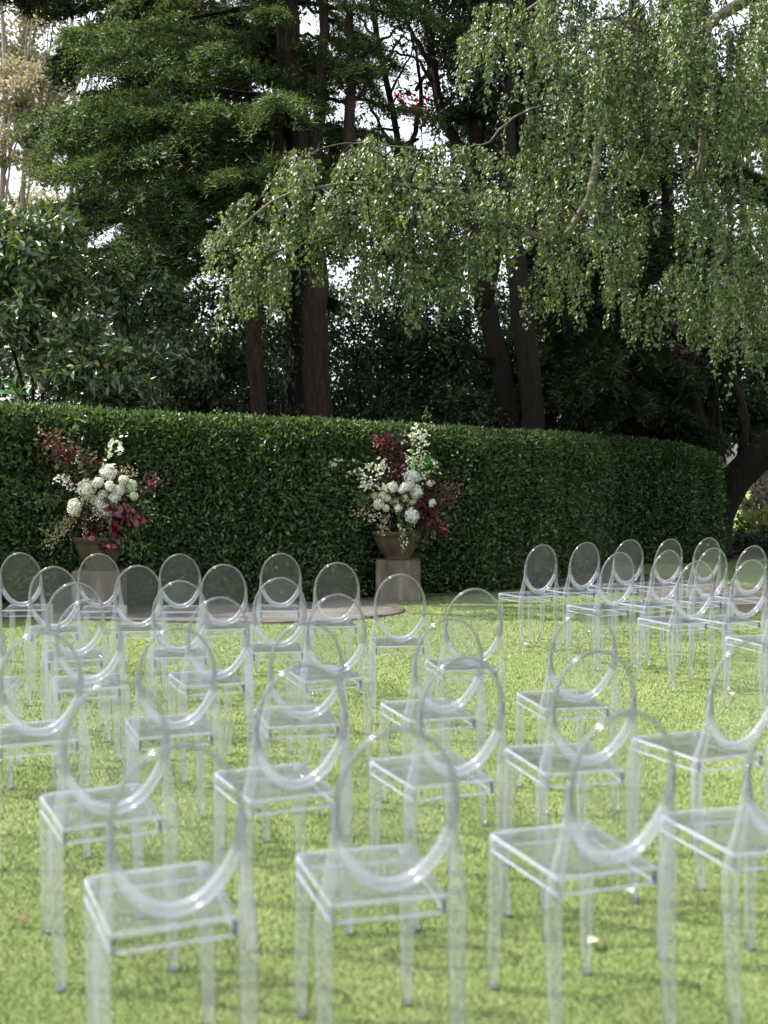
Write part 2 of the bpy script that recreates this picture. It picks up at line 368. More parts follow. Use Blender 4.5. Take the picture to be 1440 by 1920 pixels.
# ------------------------------------------------------------------ leaf clouds
def leaves(P, A, Nn, Ln, W, fold=0.18, wide=0.45):
    """four vertex leaves folded along the midrib. P base points, A axis, Nn face normal"""
    n = len(P); A = unit(A); S = unit(np.cross(A, Nn)); U = np.cross(S, A)
    Ln = np.broadcast_to(Ln, (n,))[:, None]; W = np.broadcast_to(W, (n,))[:, None]
    mid = P + A * Ln * wide
    V = np.stack([P, mid + S * W + U * W * fold * 2, P + A * Ln - U * Ln * 0.08, mid - S * W + U * W * fold * 2], 1).reshape(-1, 3)
    i = np.arange(n)[:, None] * 4
    F = np.concatenate([i + np.array([[0, 1, 2]]), i + np.array([[0, 2, 3]])])
    return V, F
def needles(P, A, Ln, W):
    n = len(P); A = unit(A); g = rng(n % 997)
    S = unit(np.cross(A, g.standard_normal((n, 3)) * 0.5 + np.array([0, 0, 1.0])))
    Ln = np.broadcast_to(Ln, (n,))[:, None]; W = np.broadcast_to(W, (n,))[:, None]
    V = np.stack([P - S * W, P + S * W, P + A * Ln], 1).reshape(-1, 3)
    return V, np.arange(3 * n).reshape(n, 3)
class Cloud:
    def __init__(s): s.v = []; s.f = []; s.n = 0
    def add(s, VF):
        V, F = VF; s.v.append(V); s.f.append(F + s.n); s.n += len(V)
    def mesh(s, name, m): return mesh_np(name, np.concatenate(s.v), np.concatenate(s.f), [m])

def blob_leaves(g, c, r, n, ln, w, shell=0.55, up=0.3, clumps=0, squash=None):
    """leaves spread through an ellipsoid volume in clumps"""
    c = np.asarray(c, float); r = np.asarray(r, float)
    D = unit(g.standard_normal((n, 3))); rad = (shell + (1 - shell) * g.random(n)) ** 0.7
    if clumps:
        K = unit(g.standard_normal((clumps, 3))) * ((0.35 + 0.65 * g.random(clumps)) ** 0.6)[:, None]
        k = g.integers(0, clumps, n)
        Q = K[k] + g.standard_normal((n, 3)) * 0.16
    else: Q = D * rad[:, None]
    P = c + Q * r
    D = unit(Q + 1e-6)
    A = unit(g.standard_normal((n, 3)) * 0.8 + D * 0.5 + np.array([0, 0, -0.25]))
    Nn = unit(D * 0.5 + g.standard_normal((n, 3)) * 0.6 + np.array([0, -0.2, up]))
    return leaves(P, A, Nn, ln * g.uniform(0.65, 1.25, n), w * g.uniform(0.7, 1.2, n))

# ------------------------------------------------------------------ hedge
def hedge():
    g = rng(5)
    root = empty('hedge', (0, 13.5, 0))
    tag(root, 'long clipped dark green hedge curving behind the flower urns', 'hedge')
    TH = 1.1
    # dense resampled centre line
    us = np.linspace(HEDGE[0][0], HEDGE[-1][0], 200)
    yy = np.interp(us, [h[0] for h in HEDGE], [h[1] for h in HEDGE]); xx = (us - 720) / FPX * yy
    zz = np.interp(us, [h[0] for h in HTOP], [h[1] for h in HTOP])
    F0 = np.c_[xx, yy]; tg = unit(np.gradient(F0, axis=0)); nr = np.c_[tg[:, 1], -tg[:, 0]]      # towards the camera
    cum = np.r_[0, np.cumsum(np.linalg.norm(np.diff(F0, axis=0), axis=1))]
    # core
    ins = 0.13
    V = []; nseg = len(us)
    for i in range(nseg):
        f = F0[i] - nr[i] * ins; bk = F0[i] - nr[i] * (TH - ins)
        zt = zz[i] - 0.13
        f2 = F0[i] - nr[i] * (ins + 0.12)
        V += [(f[0], f[1], 0), (f[0], f[1], zt - 0.2), (f2[0], f2[1], zt), (bk[0], bk[1], zt), (bk[0], bk[1], 0)]
    Q = []
    for i in range(nseg - 1):
        for j in range(4): Q.append((i * 5 + j, i * 5 + 5 + j, i * 5 + 6 + j, i * 5 + 1 + j))
    me = bpy.data.meshes.new('hedge_core'); me.from_pydata(V, [], Q + [[0, 1, 2, 3, 4], [(nseg - 1) * 5 + k for k in (4, 3, 2, 1, 0)]]); me.update(); me.materials.append(M_hcore)
    link('twig_core', me, root, (0, -13.5, 0))
    # profile around the section: up the front, over the rounded shoulder, along the top
    def put(n, kind):
        s = g.random(n) * cum[-1]
        ix = np.interp(s, cum, np.arange(nseg)); i0 = ix.astype(int).clip(0, nseg - 2); fr = (ix - i0)[:, None]
        f = F0[i0] * (1 - fr) + F0[i0 + 1] * fr; nn = unit(nr[i0] * (1 - fr) + nr[i0 + 1] * fr); zt = np.interp(ix, np.arange(nseg), zz)
        # surface waviness
        wv = 0.035 * np.sin(s * 2.3 + 1) + 0.03 * np.sin(s * 5.1) + 0.02 * np.sin(s * 11)
        rs = 0.26
        if kind == 'front':
            z = g.random(n) * (zt - rs) ; z = z + 0.02
            bulge = 0.03 * np.sin(z * 4 + s * 1.7) + wv
            P = np.c_[f + nn * (bulge - np.abs(g.normal(0, 0.05, n)))[:, None], z]; D = np.c_[nn, np.zeros(n)]
        elif kind == 'shoulder':
            t = g.random(n) * np.pi / 2
            P = np.c_[f + nn * (wv - rs + rs * np.cos(t))[:, None], zt - rs + rs * np.sin(t) + np.abs(g.normal(0, 0.025, n)) - 0.03]
            D = np.c_[nn * np.cos(t)[:, None], np.sin(t)]
        elif kind == 'top':
            q = rs + g.random(n) * (TH - rs)
            P = np.c_[f - nn * q[:, None], zt + np.abs(g.normal(0, 0.03, n)) - 0.03 + 0.02 * np.sin(s * 6)]; D = np.tile([0, 0, 1.0], (n, 1))
        else:  # end
            f = np.tile(F0[-1], (n, 1)); q = g.random(n) * TH; z = g.random(n) * (zz[-1] - 0.05)
            P = np.c_[f - np.tile(nr[-1], (n, 1)) * q[:, None] + np.tile(tg[-1], (n, 1)) * g.normal(0, 0.05, n)[:, None], z]; D = np.tile([*tg[-1], 0], (n, 1))
        A = unit(D * 0.35 + g.standard_normal((n, 3)) * 0.55 + np.array([0, 0, 0.30]))
        Nn = unit(D * 0.9 + g.standard_normal((n, 3)) * 0.7 + np.array([-0.1, 0, 0.4]))
        return leaves(P, A, Nn, g.uniform(0.045, 0.095, n), g.uniform(0.012, 0.024, n))
    c = Cloud()
    for n, k in ((64000, 'front'), (24000, 'shoulder'), (18000, 'top'), (5000, 'end')): c.add(put(n, k))
    n = 5200; s_ = g.random(n) * cum[-1]; ix = np.interp(s_, cum, np.arange(nseg)); i0 = ix.astype(int).clip(0, nseg - 2)      # new shoots above the clipped top
    P = np.c_[F0[i0] - nr[i0] * (0.15 + g.random(n) * 0.5)[:, None], zz[i0] - 0.02 + 0.07 * g.random(n) ** 2]; P[:, :2] += tg[i0] * g.normal(0, 0.05, n)[:, None]
    A = unit(g.standard_normal((n, 3)) * 0.5 + np.array([0, 0, 0.9])); c.add(leaves(P, A, unit(g.standard_normal((n, 3)) + np.array([-.3, -.6, .3])), g.uniform(0.04, 0.085, n), g.uniform(0.010, 0.018, n)))
    n = 9000; s_ = g.random(n) * cum[-1]; ix = np.interp(s_, cum, np.arange(nseg)); i0 = ix.astype(int).clip(0, nseg - 2)      # sprigs standing proud of the face in patches
    ph = np.sin(s_ * 3.1) + np.sin(s_ * 7.7 + 2); n_ok = ph > 0.2; z = g.random(n) * (zz[i0] - 0.2)
    P = np.c_[F0[i0] + nr[i0] * (0.02 + 0.07 * g.random(n))[:, None], z]; P[:, :2] += tg[i0] * g.normal(0, 0.06, n)[:, None]; P = P[n_ok]; i1 = i0[n_ok]; n = len(P)
    A = unit(np.c_[nr[i1], np.zeros(n)] * 0.4 + g.standard_normal((n, 3)) * 0.6 + np.array([0, 0, 0.3])); c.add(leaves(P, A, unit(np.c_[nr[i1], np.zeros(n)] * 0.5 + g.standard_normal((n, 3)) * 0.7 + np.array([-.2, 0, .5])), g.uniform(0.05, 0.10, n), g.uniform(0.013, 0.024, n)))
    o = link('leaves', c.mesh('hedge_leaves', M_hedge), root, (0, -13.5, 0)); o['kind'] = 'stuff'
hedge()

# ------------------------------------------------------------------ urns, pedestals and flowers
M_ped = stone_mat('pedestal_stone', [(0.34, (0.07, 0.054, 0.042)), (0.52, (0.125, 0.10, 0.078)), (0.66, (0.24, 0.20, 0.16))], 3.0, (5, 5, 1.1), 0.85, 0.5)
M_urn = stone_mat('urn_stone', [(0.34, (0.04, 0.030, 0.018)), (0.66, (0.105, 0.078, 0.048))], 3.5, (3, 3, 1.5), 0.8, 0.5)
M_earth = M_soil
def rounded_rect(hx, hy, r, k=4):
    o = []
    for cx, cy, a0 in ((hx - r, hy - r, 0), (-hx + r, hy - r, 90), (-hx + r, -hy + r, 180), (hx - r, -hy + r, 270)):
        for i in range(k + 1):
            a = R(a0 + 90 * i / k); o.append((cx + r * math.cos(a), cy + r * math.sin(a)))
    return o
def pedestal(x, y, w, h, rot, label):
    k = MB(); hx = w / 2
    k.prism(rounded_rect(hx, hx * 0.95, 0.012), 0.0, h - 0.012); k.prism(rounded_rect(hx - 0.006, hx * 0.95 - 0.006, 0.012), h - 0.012, h)
    o = link('stone_pedestal', k.mesh('stone_pedestal', [M_ped]), None, (x, y, 0.008), rot)
    tag(o, label, 'pedestal', 'square stone pedestals in front of the hedge'); return o
def urn(x, y, z, r, h, label):
    prof = [(0.0, 0.0), (0.50, 0.0), (0.53, 0.03), (0.50, 0.08), (0.62, 0.22), (0.79, 0.46), (0.91, 0.72), (0.965, 0.86), (1.0, 0.87), (1.01, 0.93), (1.0, 1.0), (0.93, 1.0), (0.9, 0.9)]
    k = 48; th = np.arange(k) * 2 * np.pi / k
    V = np.concatenate([np.c_[np.cos(th) * p[0] * r, np.sin(th) * p[0] * r, np.full(k, p[1] * h)] for p in prof])
    n = len(prof); i, j = np.meshgrid(np.arange(n - 1), np.arange(k), indexing='ij'); i = i.ravel(); j = j.ravel(); j2 = (j + 1) % k
    root = empty('stone_urn', (x, y, z)); tag(root, label, 'urn', 'round stone urns on the pedestals')
    link('bowl', mesh_np('urn_bowl', V, np.stack([i * k + j, i * k + j2, (i + 1) * k + j2, (i + 1) * k + j], 1), [M_urn], True), root)
    s = np.concatenate([np.c_[np.cos(th) * 0.9 * r, np.sin(th) * 0.9 * r, np.full(k, 0.9 * h)], [[0, 0, 0.95 * h]]])
    link('soil', mesh_np('urn_soil', s, np.stack([np.arange(k), (np.arange(k) + 1) % k, np.full(k, k)], 1), [M_earth]), root)

def petal_mat(name, stops, trans=0.3): return leaf_mat(name, stops, 0.6, 0.25, trans, (1, 1, 0.95))
M_white = petal_mat('white_petal', [(0, (0.72, 0.71, 0.68)), (1, (0.82, 0.81, 0.79))])
M_cream = petal_mat('cream_petal', [(0, (0.66, 0.64, 0.54)), (1, (0.78, 0.765, 0.68))])
M_greenw = petal_mat('greenish_white_petal', [(0, (0.48, 0.55, 0.38)), (1, (0.68, 0.71, 0.56))])
M_burg = leaf_mat('burgundy_leaf', [(0, (0.018, 0.005, 0.007)), (0.6, (0.05, 0.008, 0.014)), (1, (0.11, 0.02, 0.03))], 0.45, 0.4, 0.3, (1.4, 0.5, 0.6))
M_crim = leaf_mat('crimson_leaf', [(0, (0.05, 0.008, 0.014)), (0.6, (0.12, 0.016, 0.032)), (1, (0.26, 0.07, 0.09))], 0.4, 0.5, 0.2, (1.3, 0.6, 0.7))
M_brownl = leaf_mat('bronze_leaf', [(0, (0.05, 0.025, 0.022)), (0.6, (0.11, 0.045, 0.035)), (1, (0.20, 0.08, 0.05))], 0.5, 0.4, 0.25, (1.3, 0.7, 0.5))
M_arrg = leaf_mat('arrangement_green', [(0, (0.03, 0.06, 0.018)), (0.6, (0.07, 0.12, 0.035)), (1, (0.15, 0.2, 0.07))], 0.45, 0.4, 0.25)
M_tan = leaf_mat('dry_bud', [(0, (0.28, 0.20, 0.13)), (0.6, (0.42, 0.34, 0.22)), (1, (0.55, 0.47, 0.30))], 0.6, 0.3, 0.2, (1, 1, 0.9))
M_stem = bark_mat('green_stem', (0.05, 0.06, 0.02), (0.12, 0.13, 0.05))

def part_mesh(name, VF, m, root, smooth=False):
    V, F = VF
    o = link(name, mesh_np(name, V - np.array(root.location), F, [m], smooth), root); return o
def flower_head(root, u, v, Y, rpx, m, seed, stretch=1.0):
    """full round bloom: overlapping cupped petals on a ball"""
    g = rng(seed); c = at(u, v, Y); r = rpx / FPX * Y
    rpx *= 1.03; c = at(u, v, Y); r = rpx / FPX * Y
    n = 150; i = np.arange(n); ph = i * 2.39996; zz = 1 - 2 * (i + 0.5) / n
    D = np.c_[np.sqrt(1 - zz ** 2) * np.cos(ph), np.sqrt(1 - zz ** 2) * np.sin(ph), zz]
    rad = r * g.uniform(0.72, 0.98, n)[:, None]
    P = c + D * rad * np.array([1, 0.85, stretch])
    A = unit(g.standard_normal((n, 3)) * 0.7 + np.array([0, 0, 0.3])); A = unit(A - (A * D).sum(1, keepdims=True) * D * 0.6)
    P = P - A * r * 0.16
    VF = leaves(P, A, unit(D + g.standard_normal((n, 3)) * 0.25), r * g.uniform(0.38, 0.55, n), r * g.uniform(0.17, 0.24, n), 0.25, 0.55)
    # inner ball closes the bloom
    k = 10; V2 = []; F2 = []
    for a in range(k + 1):
        for b in range(12):
            t = np.pi * a / k; q = 2 * np.pi * b / 12
            V2.append(c + r * 0.72 * np.array([np.sin(t) * np.cos(q), np.sin(t) * np.sin(q) * 0.85, np.cos(t) * stretch]))
    for a in range(k):
        for b in range(12):
            p, q, s, t = a * 12 + b, a * 12 + (b + 1) % 12, (a + 1) * 12 + (b + 1) % 12, (a + 1) * 12 + b
            F2 += [(p, t, s), (p, s, q)]
    V = np.concatenate([VF[0], np.array(V2)]); F = np.concatenate([VF[1], np.array(F2) + len(VF[0])])
    return part_mesh('flower_head', (V, F), m, root)
def spray(root, name, pts, Y, m, n, ln, w, sd, spread=0.05, droop=0.0, stem=True, face=0.5):
    """a stem along the photo points with leaves or buds along it"""
    g = rng(sd); Ys = Y if isinstance(Y, (list, tuple)) else [Y] * len(pts)
    K = np.array([at(p[0], p[1], yy) for p, yy in zip(pts, Ys)])
    tt = np.linspace(0, 1, len(K)); t = g.random(n) ** 0.8
    C = np.stack([np.interp(t, tt, K[:, i]) for i in range(3)], 1); T = unit(np.stack([np.interp(t + 0.02, tt, K[:, i]) - np.interp(t - 0.02, tt, K[:, i]) for i in range(3)], 1) + 1e-6)
    P = C + g.standard_normal((n, 3)) * spread * np.array([1, 0.7, 1])
    A = unit(T * 0.6 + g.standard_normal((n, 3)) * 0.75 + np.array([0, 0, -droop]))
    Nn = unit(g.standard_normal((n, 3)) * 0.7 + np.array([-0.1, -face, 0.5]))
    k = MB(); tq = np.linspace(0, 1, 9); k.tube(np.stack([np.interp(tq, tt, K[:, i]) for i in range(3)], 1), np.linspace(0.0035, 0.0015, 9), 5)
    V = np.concatenate(k.v) - np.array(root.location)
    o = link(name, mesh_np(name, V, [np.concatenate(k.q), np.concatenate(k.t)], [M_stem]), root)
    if ln >= 0.07 and n <= 60:                                   # big leaves: each one a piece of its own
        lm = leaf_shared(m, w / ln)
        for i in range(n):
            f = link('leaf', lm, o); S = unit(np.cross(A[i], Nn[i])); U = np.cross(S, A[i]); q = ln * g.uniform(0.6, 1.25)
            M = Matrix([[*(S * q)], [*(A[i] * q)], [*(U * q)]]).transposed().to_4x4(); M.translation = Vector(P[i] - np.array(root.location)); f.matrix_local = M
    else:
        VF = leaves(P, A, Nn, ln * g.uniform(0.6, 1.25, n), w * g.uniform(0.7, 1.25, n))
        f = link('leaves', mesh_np('leaves', VF[0] - np.array(root.location), VF[1], [m]), o); f['kind'] = 'stuff'
    return o
LEAFM = {}
def leaf_shared(m, asp):
    k = (m.name, round(asp, 2))
    if k not in LEAFM:
        V = []; n = 6
        for i in range(n):
            t = i / (n - 1); ww = asp * math.sin(math.pi * (0.03 + 0.95 * t)) ** 0.8; z = -0.12 * t * t
            V += [(-ww, t, z + ww * 0.4), (0, t, z), (ww, t, z + ww * 0.4)]
        Q = []
        for i in range(n - 1): a = i * 3; Q += [(a, a + 1, a + 4, a + 3), (a + 1, a + 2, a + 5, a + 4)]
        mm = m
        if m.name + '_single' not in bpy.data.materials:
            mm = m.copy(); mm.name = m.name + '_single'
            oi = mm.node_tree.nodes.new('ShaderNodeObjectInfo')
            r = [x for x in mm.node_tree.nodes if x.type == 'VALTORGB'][0]; mm.node_tree.links.new(oi.outputs['Random'], r.inputs[0])
        else: mm = bpy.data.materials[m.name + '_single']
        LEAFM[k] = mesh_np('leaf', np.array(V), np.array(Q), [mm], True)
    return LEAFM[k]

# left set
PY1 = 12.25
pc = at(187, 1071, PY1); pz = 0.475
pedestal(pc[0], PY1, 0.50, pz - 0.008, R(2), 'square brown stone pedestal at the left under the urn with plum foliage')
UB1 = 13.0
urn(pc[0], PY1, pz, 0.285, 0.36, 'round brown urn on the left pedestal, half hidden by drooping crimson leaves')
fr = empty('flower_arrangement', (pc[0], PY1, pz + 0.33))
tag(fr, 'left white and burgundy flower arrangement with plum foliage rising at its left', 'flowers', 'flower arrangements in the stone urns')
yf = PY1 - 0.18
for i, (u, v, r, st, mm) in enumerate([(203, 886, 16, 0.9, M_white), (163, 916, 17, 1.05, M_cream), (140, 952, 13.5, 1.3, M_cream), (199, 954, 17.5, 1.0, M_white),
                                       (222, 919, 12.5, 0.85, M_white), (206, 912, 10, 1, M_white), (193, 930, 10.5, 1.1, M_white), (246, 911, 11, 1.1, M_greenw), (251, 930, 8, 1.0, M_greenw), (176, 938, 9, 1.0, M_cream), (215, 935, 12, 1.0, M_white), (184, 905, 10, 1, M_cream), (160, 938, 8, 1.1, M_cream), (186, 946, 9, 1, M_white), (232, 900, 9, 1, M_cream)]):
    flower_head(fr, u, v, yf - 0.05 * (i % 3), r, mm, 40 + i, st)
spray(fr, 'plum_spray', [(165, 900), (140, 855), (112, 835), (92, 818)], [PY1, yf, yf, yf], M_brownl, 170, 0.055, 0.016, 1, 0.07)
spray(fr, 'plum_spray', [(175, 890), (155, 862), (128, 848), (105, 850)], [PY1, yf, yf, yf + .05], M_burg, 120, 0.05, 0.015, 2, 0.06)
spray(fr, 'crimson_spray', [(190, 930), (187, 880), (182, 862)], [PY1, PY1, yf], M_crim, 60, 0.05, 0.018, 3, 0.045)
spray(fr, 'bronze_spray', [(215, 930), (258, 918), (280, 912), (293, 902)], [PY1, yf, yf, yf], M_brownl, 100, 0.045, 0.013, 4, 0.045)
spray(fr, 'crimson_spray', [(270, 915), (284, 908), (292, 901)], yf - 0.03, M_crim, 28, 0.05, 0.017, 5, 0.025)
spray(fr, 'crimson_spray', [(205, 940), (222, 955), (232, 965)], yf - 0.1, M_crim, 46, 0.075, 0.028, 6, 0.04, 0.5)
spray(fr, 'crimson_spray', [(215, 950), (245, 960), (256, 975)], yf - 0.09, M_crim, 50, 0.08, 0.03, 7, 0.04, 0.5)
spray(fr, 'crimson_spray', [(205, 965), (216, 985), (217, 1003)], yf - 0.12, M_crim, 24, 0.09, 0.032, 8, 0.022, 0.8)
spray(fr, 'crimson_spray', [(175, 1000), (186, 1018), (200, 1026)], yf - 0.15, M_crim, 30, 0.075, 0.024, 9, 0.03, 0.3)
spray(fr, 'burgundy_spray', [(215, 950), (230, 985), (225, 1000)], yf - 0.02, M_burg, 110, 0.06, 0.02, 10, 0.07)
spray(fr, 'bud_spray', [(140, 965), (115, 985), (100, 1005), (92, 1025)], yf - 0.05, M_tan, 150, 0.026, 0.009, 11, 0.035, 0.6)
spray(fr, 'bud_spray', [(140, 970), (125, 985), (118, 1000)], yf - 0.06, M_tan, 100, 0.026, 0.009, 12, 0.035, 0.6)
spray(fr, 'bud_spray', [(162, 965), (161, 990), (159, 1005)], yf - 0.1, M_tan, 60, 0.024, 0.009, 13, 0.016, 0.6)
spray(fr, 'bud_spray', [(185, 900), (225, 882), (245, 888)], yf, M_tan, 80, 0.03, 0.009, 14, 0.045)
spray(fr, 'cream_spike', [(160, 930), (140, 915), (123, 900), (113, 898)], yf - 0.04, M_cream, 75, 0.035, 0.013, 15, 0.03)
spray(fr, 'cream_spike', [(175, 935), (180, 958), (178, 968)], yf - 0.1, M_cream, 40, 0.03, 0.012, 16, 0.03)
spray(fr, 'pale_leaf_spray', [(195, 880), (203, 848), (217, 843), (226, 826), (236, 808)], yf, M_greenw, 22, 0.085, 0.024, 17, 0.025, 0.7)
spray(fr, 'pale_leaf_spray', [(160, 895), (152, 870), (146, 866)], yf, M_greenw, 20, 0.05, 0.012, 18, 0.03)
spray(fr, 'green_spray', [(150, 905), (133, 880), (122, 875), (104, 868)], yf + 0.02, M_arrg, 45, 0.055, 0.012, 19, 0.03)
spray(fr, 'green_spray', [(170, 890), (158, 866), (165, 845)], yf + .03, M_arrg, 60, 0.06, 0.017, 20, 0.05)
spray(fr, 'green_spray', [(140, 900), (136, 815), (148, 790)], [PY1, yf + .1, yf + .1], M_arrg, 26, 0.07, 0.016, 21, 0.02)
spray(fr, 'green_spray', [(200, 860), (215, 815), (232, 795)], yf + .08, M_arrg, 18, 0.06, 0.013, 22, 0.02)
spray(fr, 'green_spray', [(130, 940), (95, 938), (65, 935)], yf, M_arrg, 60, 0.06, 0.014, 23, 0.03)
spray(fr, 'green_spray', [(135, 975), (110, 985), (85, 1000)], yf + .02, M_arrg, 120, 0.055, 0.014, 24, 0.06, 0.4)
spray(fr, 'green_spray', [(220, 985), (240, 1010), (250, 1035)], yf - 0.08, M_arrg, 70, 0.06, 0.014, 25, 0.045, 0.9)
spray(fr, 'green_spray', [(228, 975), (258, 1005), (275, 1035)], yf - 0.04, M_arrg, 50, 0.05, 0.012, 26, 0.04, 0.9)
spray(fr, 'green_spray', [(250, 935), (275, 950), (300, 985)], yf, M_arrg, 80, 0.055, 0.012, 27, 0.05, 0.5)
spray(fr, 'green_spray', [(185, 940), (195, 985), (200, 1000)], yf - .02, M_arrg, 160, 0.06, 0.015, 28, 0.09, 0.4)
spray(fr, 'trailing_stem', [(133, 1000), (133, 1020), (138, 1045)], yf - 0.1, M_arrg, 12, 0.03, 0.008, 29, 0.01, 0.8)
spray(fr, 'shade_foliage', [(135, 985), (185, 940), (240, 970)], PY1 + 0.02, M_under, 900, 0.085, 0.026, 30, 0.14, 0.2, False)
spray(fr, 'burgundy_spray', [(150, 900), (140, 880), (130, 870)], PY1 - .05, M_burg, 160, 0.06, 0.02, 31, 0.08, 0.2)
spray(fr, 'burgundy_spray', [(150, 960), (165, 975), (185, 985)], yf - .04, M_burg, 150, 0.06, 0.02, 32, 0.07, 0.3)

# right set
PY2 = 13.58
pc = at(746, 1052, PY2); pz = 0.485
pedestal(pc[0], PY2, 0.53, pz - 0.008, R(0), 'square brown stone pedestal near the middle with pale vertical streaks')
urn(pc[0] - 0.01, PY2, pz, 0.30, 0.345, 'round brown urn on the middle pedestal with a bare smooth front')
fr = empty('flower_arrangement', (pc[0], PY2, pz + 0.32))
tag(fr, 'middle white flower arrangement with a dark red plume rising at its top', 'flowers', 'flower arrangements in the stone urns')
yf = PY2 - 0.2
Z2 = 0.2083
for i, (x, y, r, st, mm) in enumerate([(920, 545, 68, 0.75, M_white), (750, 640, 48, 0.95, M_white), (870, 635, 46, 0.8, M_white), (970, 690, 58, 1.15, M_white), (925, 895, 62, 1.1, M_white),
                                       (625, 795, 46, 1.0, M_cream), (765, 775, 38, 0.8, M_cream), (700, 740, 36, 0.9, M_cream), (1108, 785, 30, 1.2, M_white), (1095, 610, 38, 0.7, M_cream), (690, 655, 36, 0.9, M_cream), (830, 670, 30, .8, M_white), (860, 740, 34, 1, M_cream), (660, 720, 36, 1, M_cream), (800, 830, 34, 1, M_cream), (590, 720, 30, 1.1, M_greenw), (910, 620, 34, 1, M_white), (690, 830, 30, 1, M_cream), (930, 780, 34, 1, M_greenw)]):
    flower_head(fr, 580 + x * Z2, 780 + y * Z2, yf - 0.04 * (i % 3), r * Z2 * 1.08, mm, 80 + i, st)
def q2(*pts): return [(580 + x * Z2, 780 + y * Z2) for x, y in pts]
spray(fr, 'burgundy_plume', q2((760, 560), (760, 400), (735, 270), (700, 215)), [PY2, yf, yf, yf], M_burg, 210, 0.06, 0.017, 101, 0.055)
spray(fr, 'red_spray', q2((760, 300), (680, 240), (610, 200)), yf, M_crim, 70, 0.055, 0.016, 102, 0.04)
spray(fr, 'red_spray', q2((760, 300), (810, 245), (850, 230)), yf, M_burg, 50, 0.05, 0.015, 103, 0.035)
spray(fr, 'burgundy_spray', q2((900, 760), (1000, 790), (1090, 830), (1120, 950), (1200, 1040)), [PY2, yf, yf - .05, yf - .05, yf - .05], M_burg, 150, 0.07, 0.024, 104, 0.06, 0.4)
spray(fr, 'crimson_spray', q2((1100, 880), (1150, 940), (1210, 1045)), yf - .06, M_crim, 44, 0.08, 0.02, 105, 0.025, 0.5)
spray(fr, 'crimson_spray', q2((1020, 720), (1080, 680), (1110, 620)), yf - .02, M_burg, 60, 0.055, 0.02, 106, 0.035)
spray(fr, 'bronze_spray', q2((1080, 740), (1200, 690), (1330, 640)), yf, M_brownl, 150, 0.05, 0.009, 107, 0.065)
spray(fr, 'bronze_spray', q2((1090, 760), (1200, 760), (1310, 740)), yf + .02, M_brownl, 110, 0.05, 0.009, 108, 0.055)
spray(fr, 'white_spray', q2((880, 520), (930, 380), (910, 210), (1005, 90)), [PY2, yf, yf, yf], M_greenw, 70, 0.045, 0.018, 109, 0.045)
spray(fr, 'white_spray', q2((900, 500), (960, 380), (1000, 290), (1010, 200)), yf, M_greenw, 70, 0.045, 0.018, 110, 0.05)
spray(fr, 'white_spray', q2((950, 480), (1030, 390), (1100, 380), (1140, 500)), yf, M_greenw, 46, 0.05, 0.016, 111, 0.03, 0.5)
spray(fr, 'white_spray', q2((800, 560), (690, 470), (630, 440)), yf, M_greenw, 60, 0.045, 0.018, 112, 0.04)
spray(fr, 'white_spray', q2((720, 560), (560, 440), (400, 410), (270, 390), (200, 430), (140, 540)), yf, M_greenw, 34, 0.06, 0.018, 113, 0.02, 0.5)
spray(fr, 'white_spray', q2((700, 600), (540, 520), (450, 490), (330, 510)), yf - .02, M_greenw, 34, 0.045, 0.016, 114, 0.03, 0.3)
spray(fr, 'white_spray', q2((250, 400), (140, 440), (70, 530)), yf, M_greenw, 14, 0.06, 0.016, 115, 0.015, 0.7)
spray(fr, 'pale_leaf_spray', q2((700, 650), (560, 610), (480, 570)), yf - .03, M_cream, 50, 0.05, 0.018, 116, 0.04)
spray(fr, 'pale_leaf_spray', q2((960, 600), (1030, 560), (1050, 520)), yf - .03, M_greenw, 40, 0.035, 0.013, 117, 0.03)
spray(fr, 'bud_spray', q2((620, 830), (500, 850), (380, 890)), yf - .03, M_tan, 70, 0.03, 0.01, 118, 0.03)
spray(fr, 'bud_spray', q2((680, 900), (680, 970), (660, 1030)), yf - .1, M_tan, 90, 0.028, 0.01, 119, 0.035, 0.6)
spray(fr, 'bud_spray', q2((640, 880), (590, 900), (560, 930)), yf - .07, M_cream, 36, 0.028, 0.011, 120, 0.03, 0.4)
spray(fr, 'green_spray', q2((800, 900), (830, 1010), (860, 1180)), yf - .14, M_arrg, 60, 0.05, 0.013, 121, 0.03, 0.8)
spray(fr, 'pale_leaf_spray', q2((820, 960), (830, 1070), (860, 1170)), yf - .16, M_greenw, 18, 0.05, 0.012, 122, 0.02, 0.8)
spray(fr, 'green_spray', q2((880, 960), (930, 1030), (950, 1090)), yf - .12, M_arrg, 40, 0.045, 0.012, 123, 0.03, 0.8)
spray(fr, 'trailing_stem', q2((1040, 880), (1060, 1050), (1010, 1180)), yf, M_arrg, 20, 0.03, 0.007, 124, 0.015, 0.8)
spray(fr, 'trailing_stem', q2((1080, 900), (1110, 1040), (1130, 1110)), yf, M_tan, 18, 0.035, 0.008, 125, 0.015, 0.8)
spray(fr, 'green_spray', q2((600, 760), (480, 760), (440, 740)), yf, M_arrg, 90, 0.06, 0.015, 126, 0.055)
spray(fr, 'green_spray', q2((560, 860), (450, 930), (370, 990)), yf + .05, M_arrg, 90, 0.06, 0.015, 127, 0.06, 0.3)
spray(fr, 'green_spray', q2((620, 700), (700, 760), (850, 800), (900, 850)), yf - .03, M_arrg, 150, 0.055, 0.014, 128, 0.06)
spray(fr, 'green_spray', q2((980, 520), (1040, 460), (1060, 430)), yf + .05, M_broad, 14, 0.14, 0.05, 129, 0.04)
spray(fr, 'green_spray', q2((960, 200), (1040, 60), (1060, -60)), yf + .15, M_arrg, 26, 0.06, 0.016, 131, 0.03)
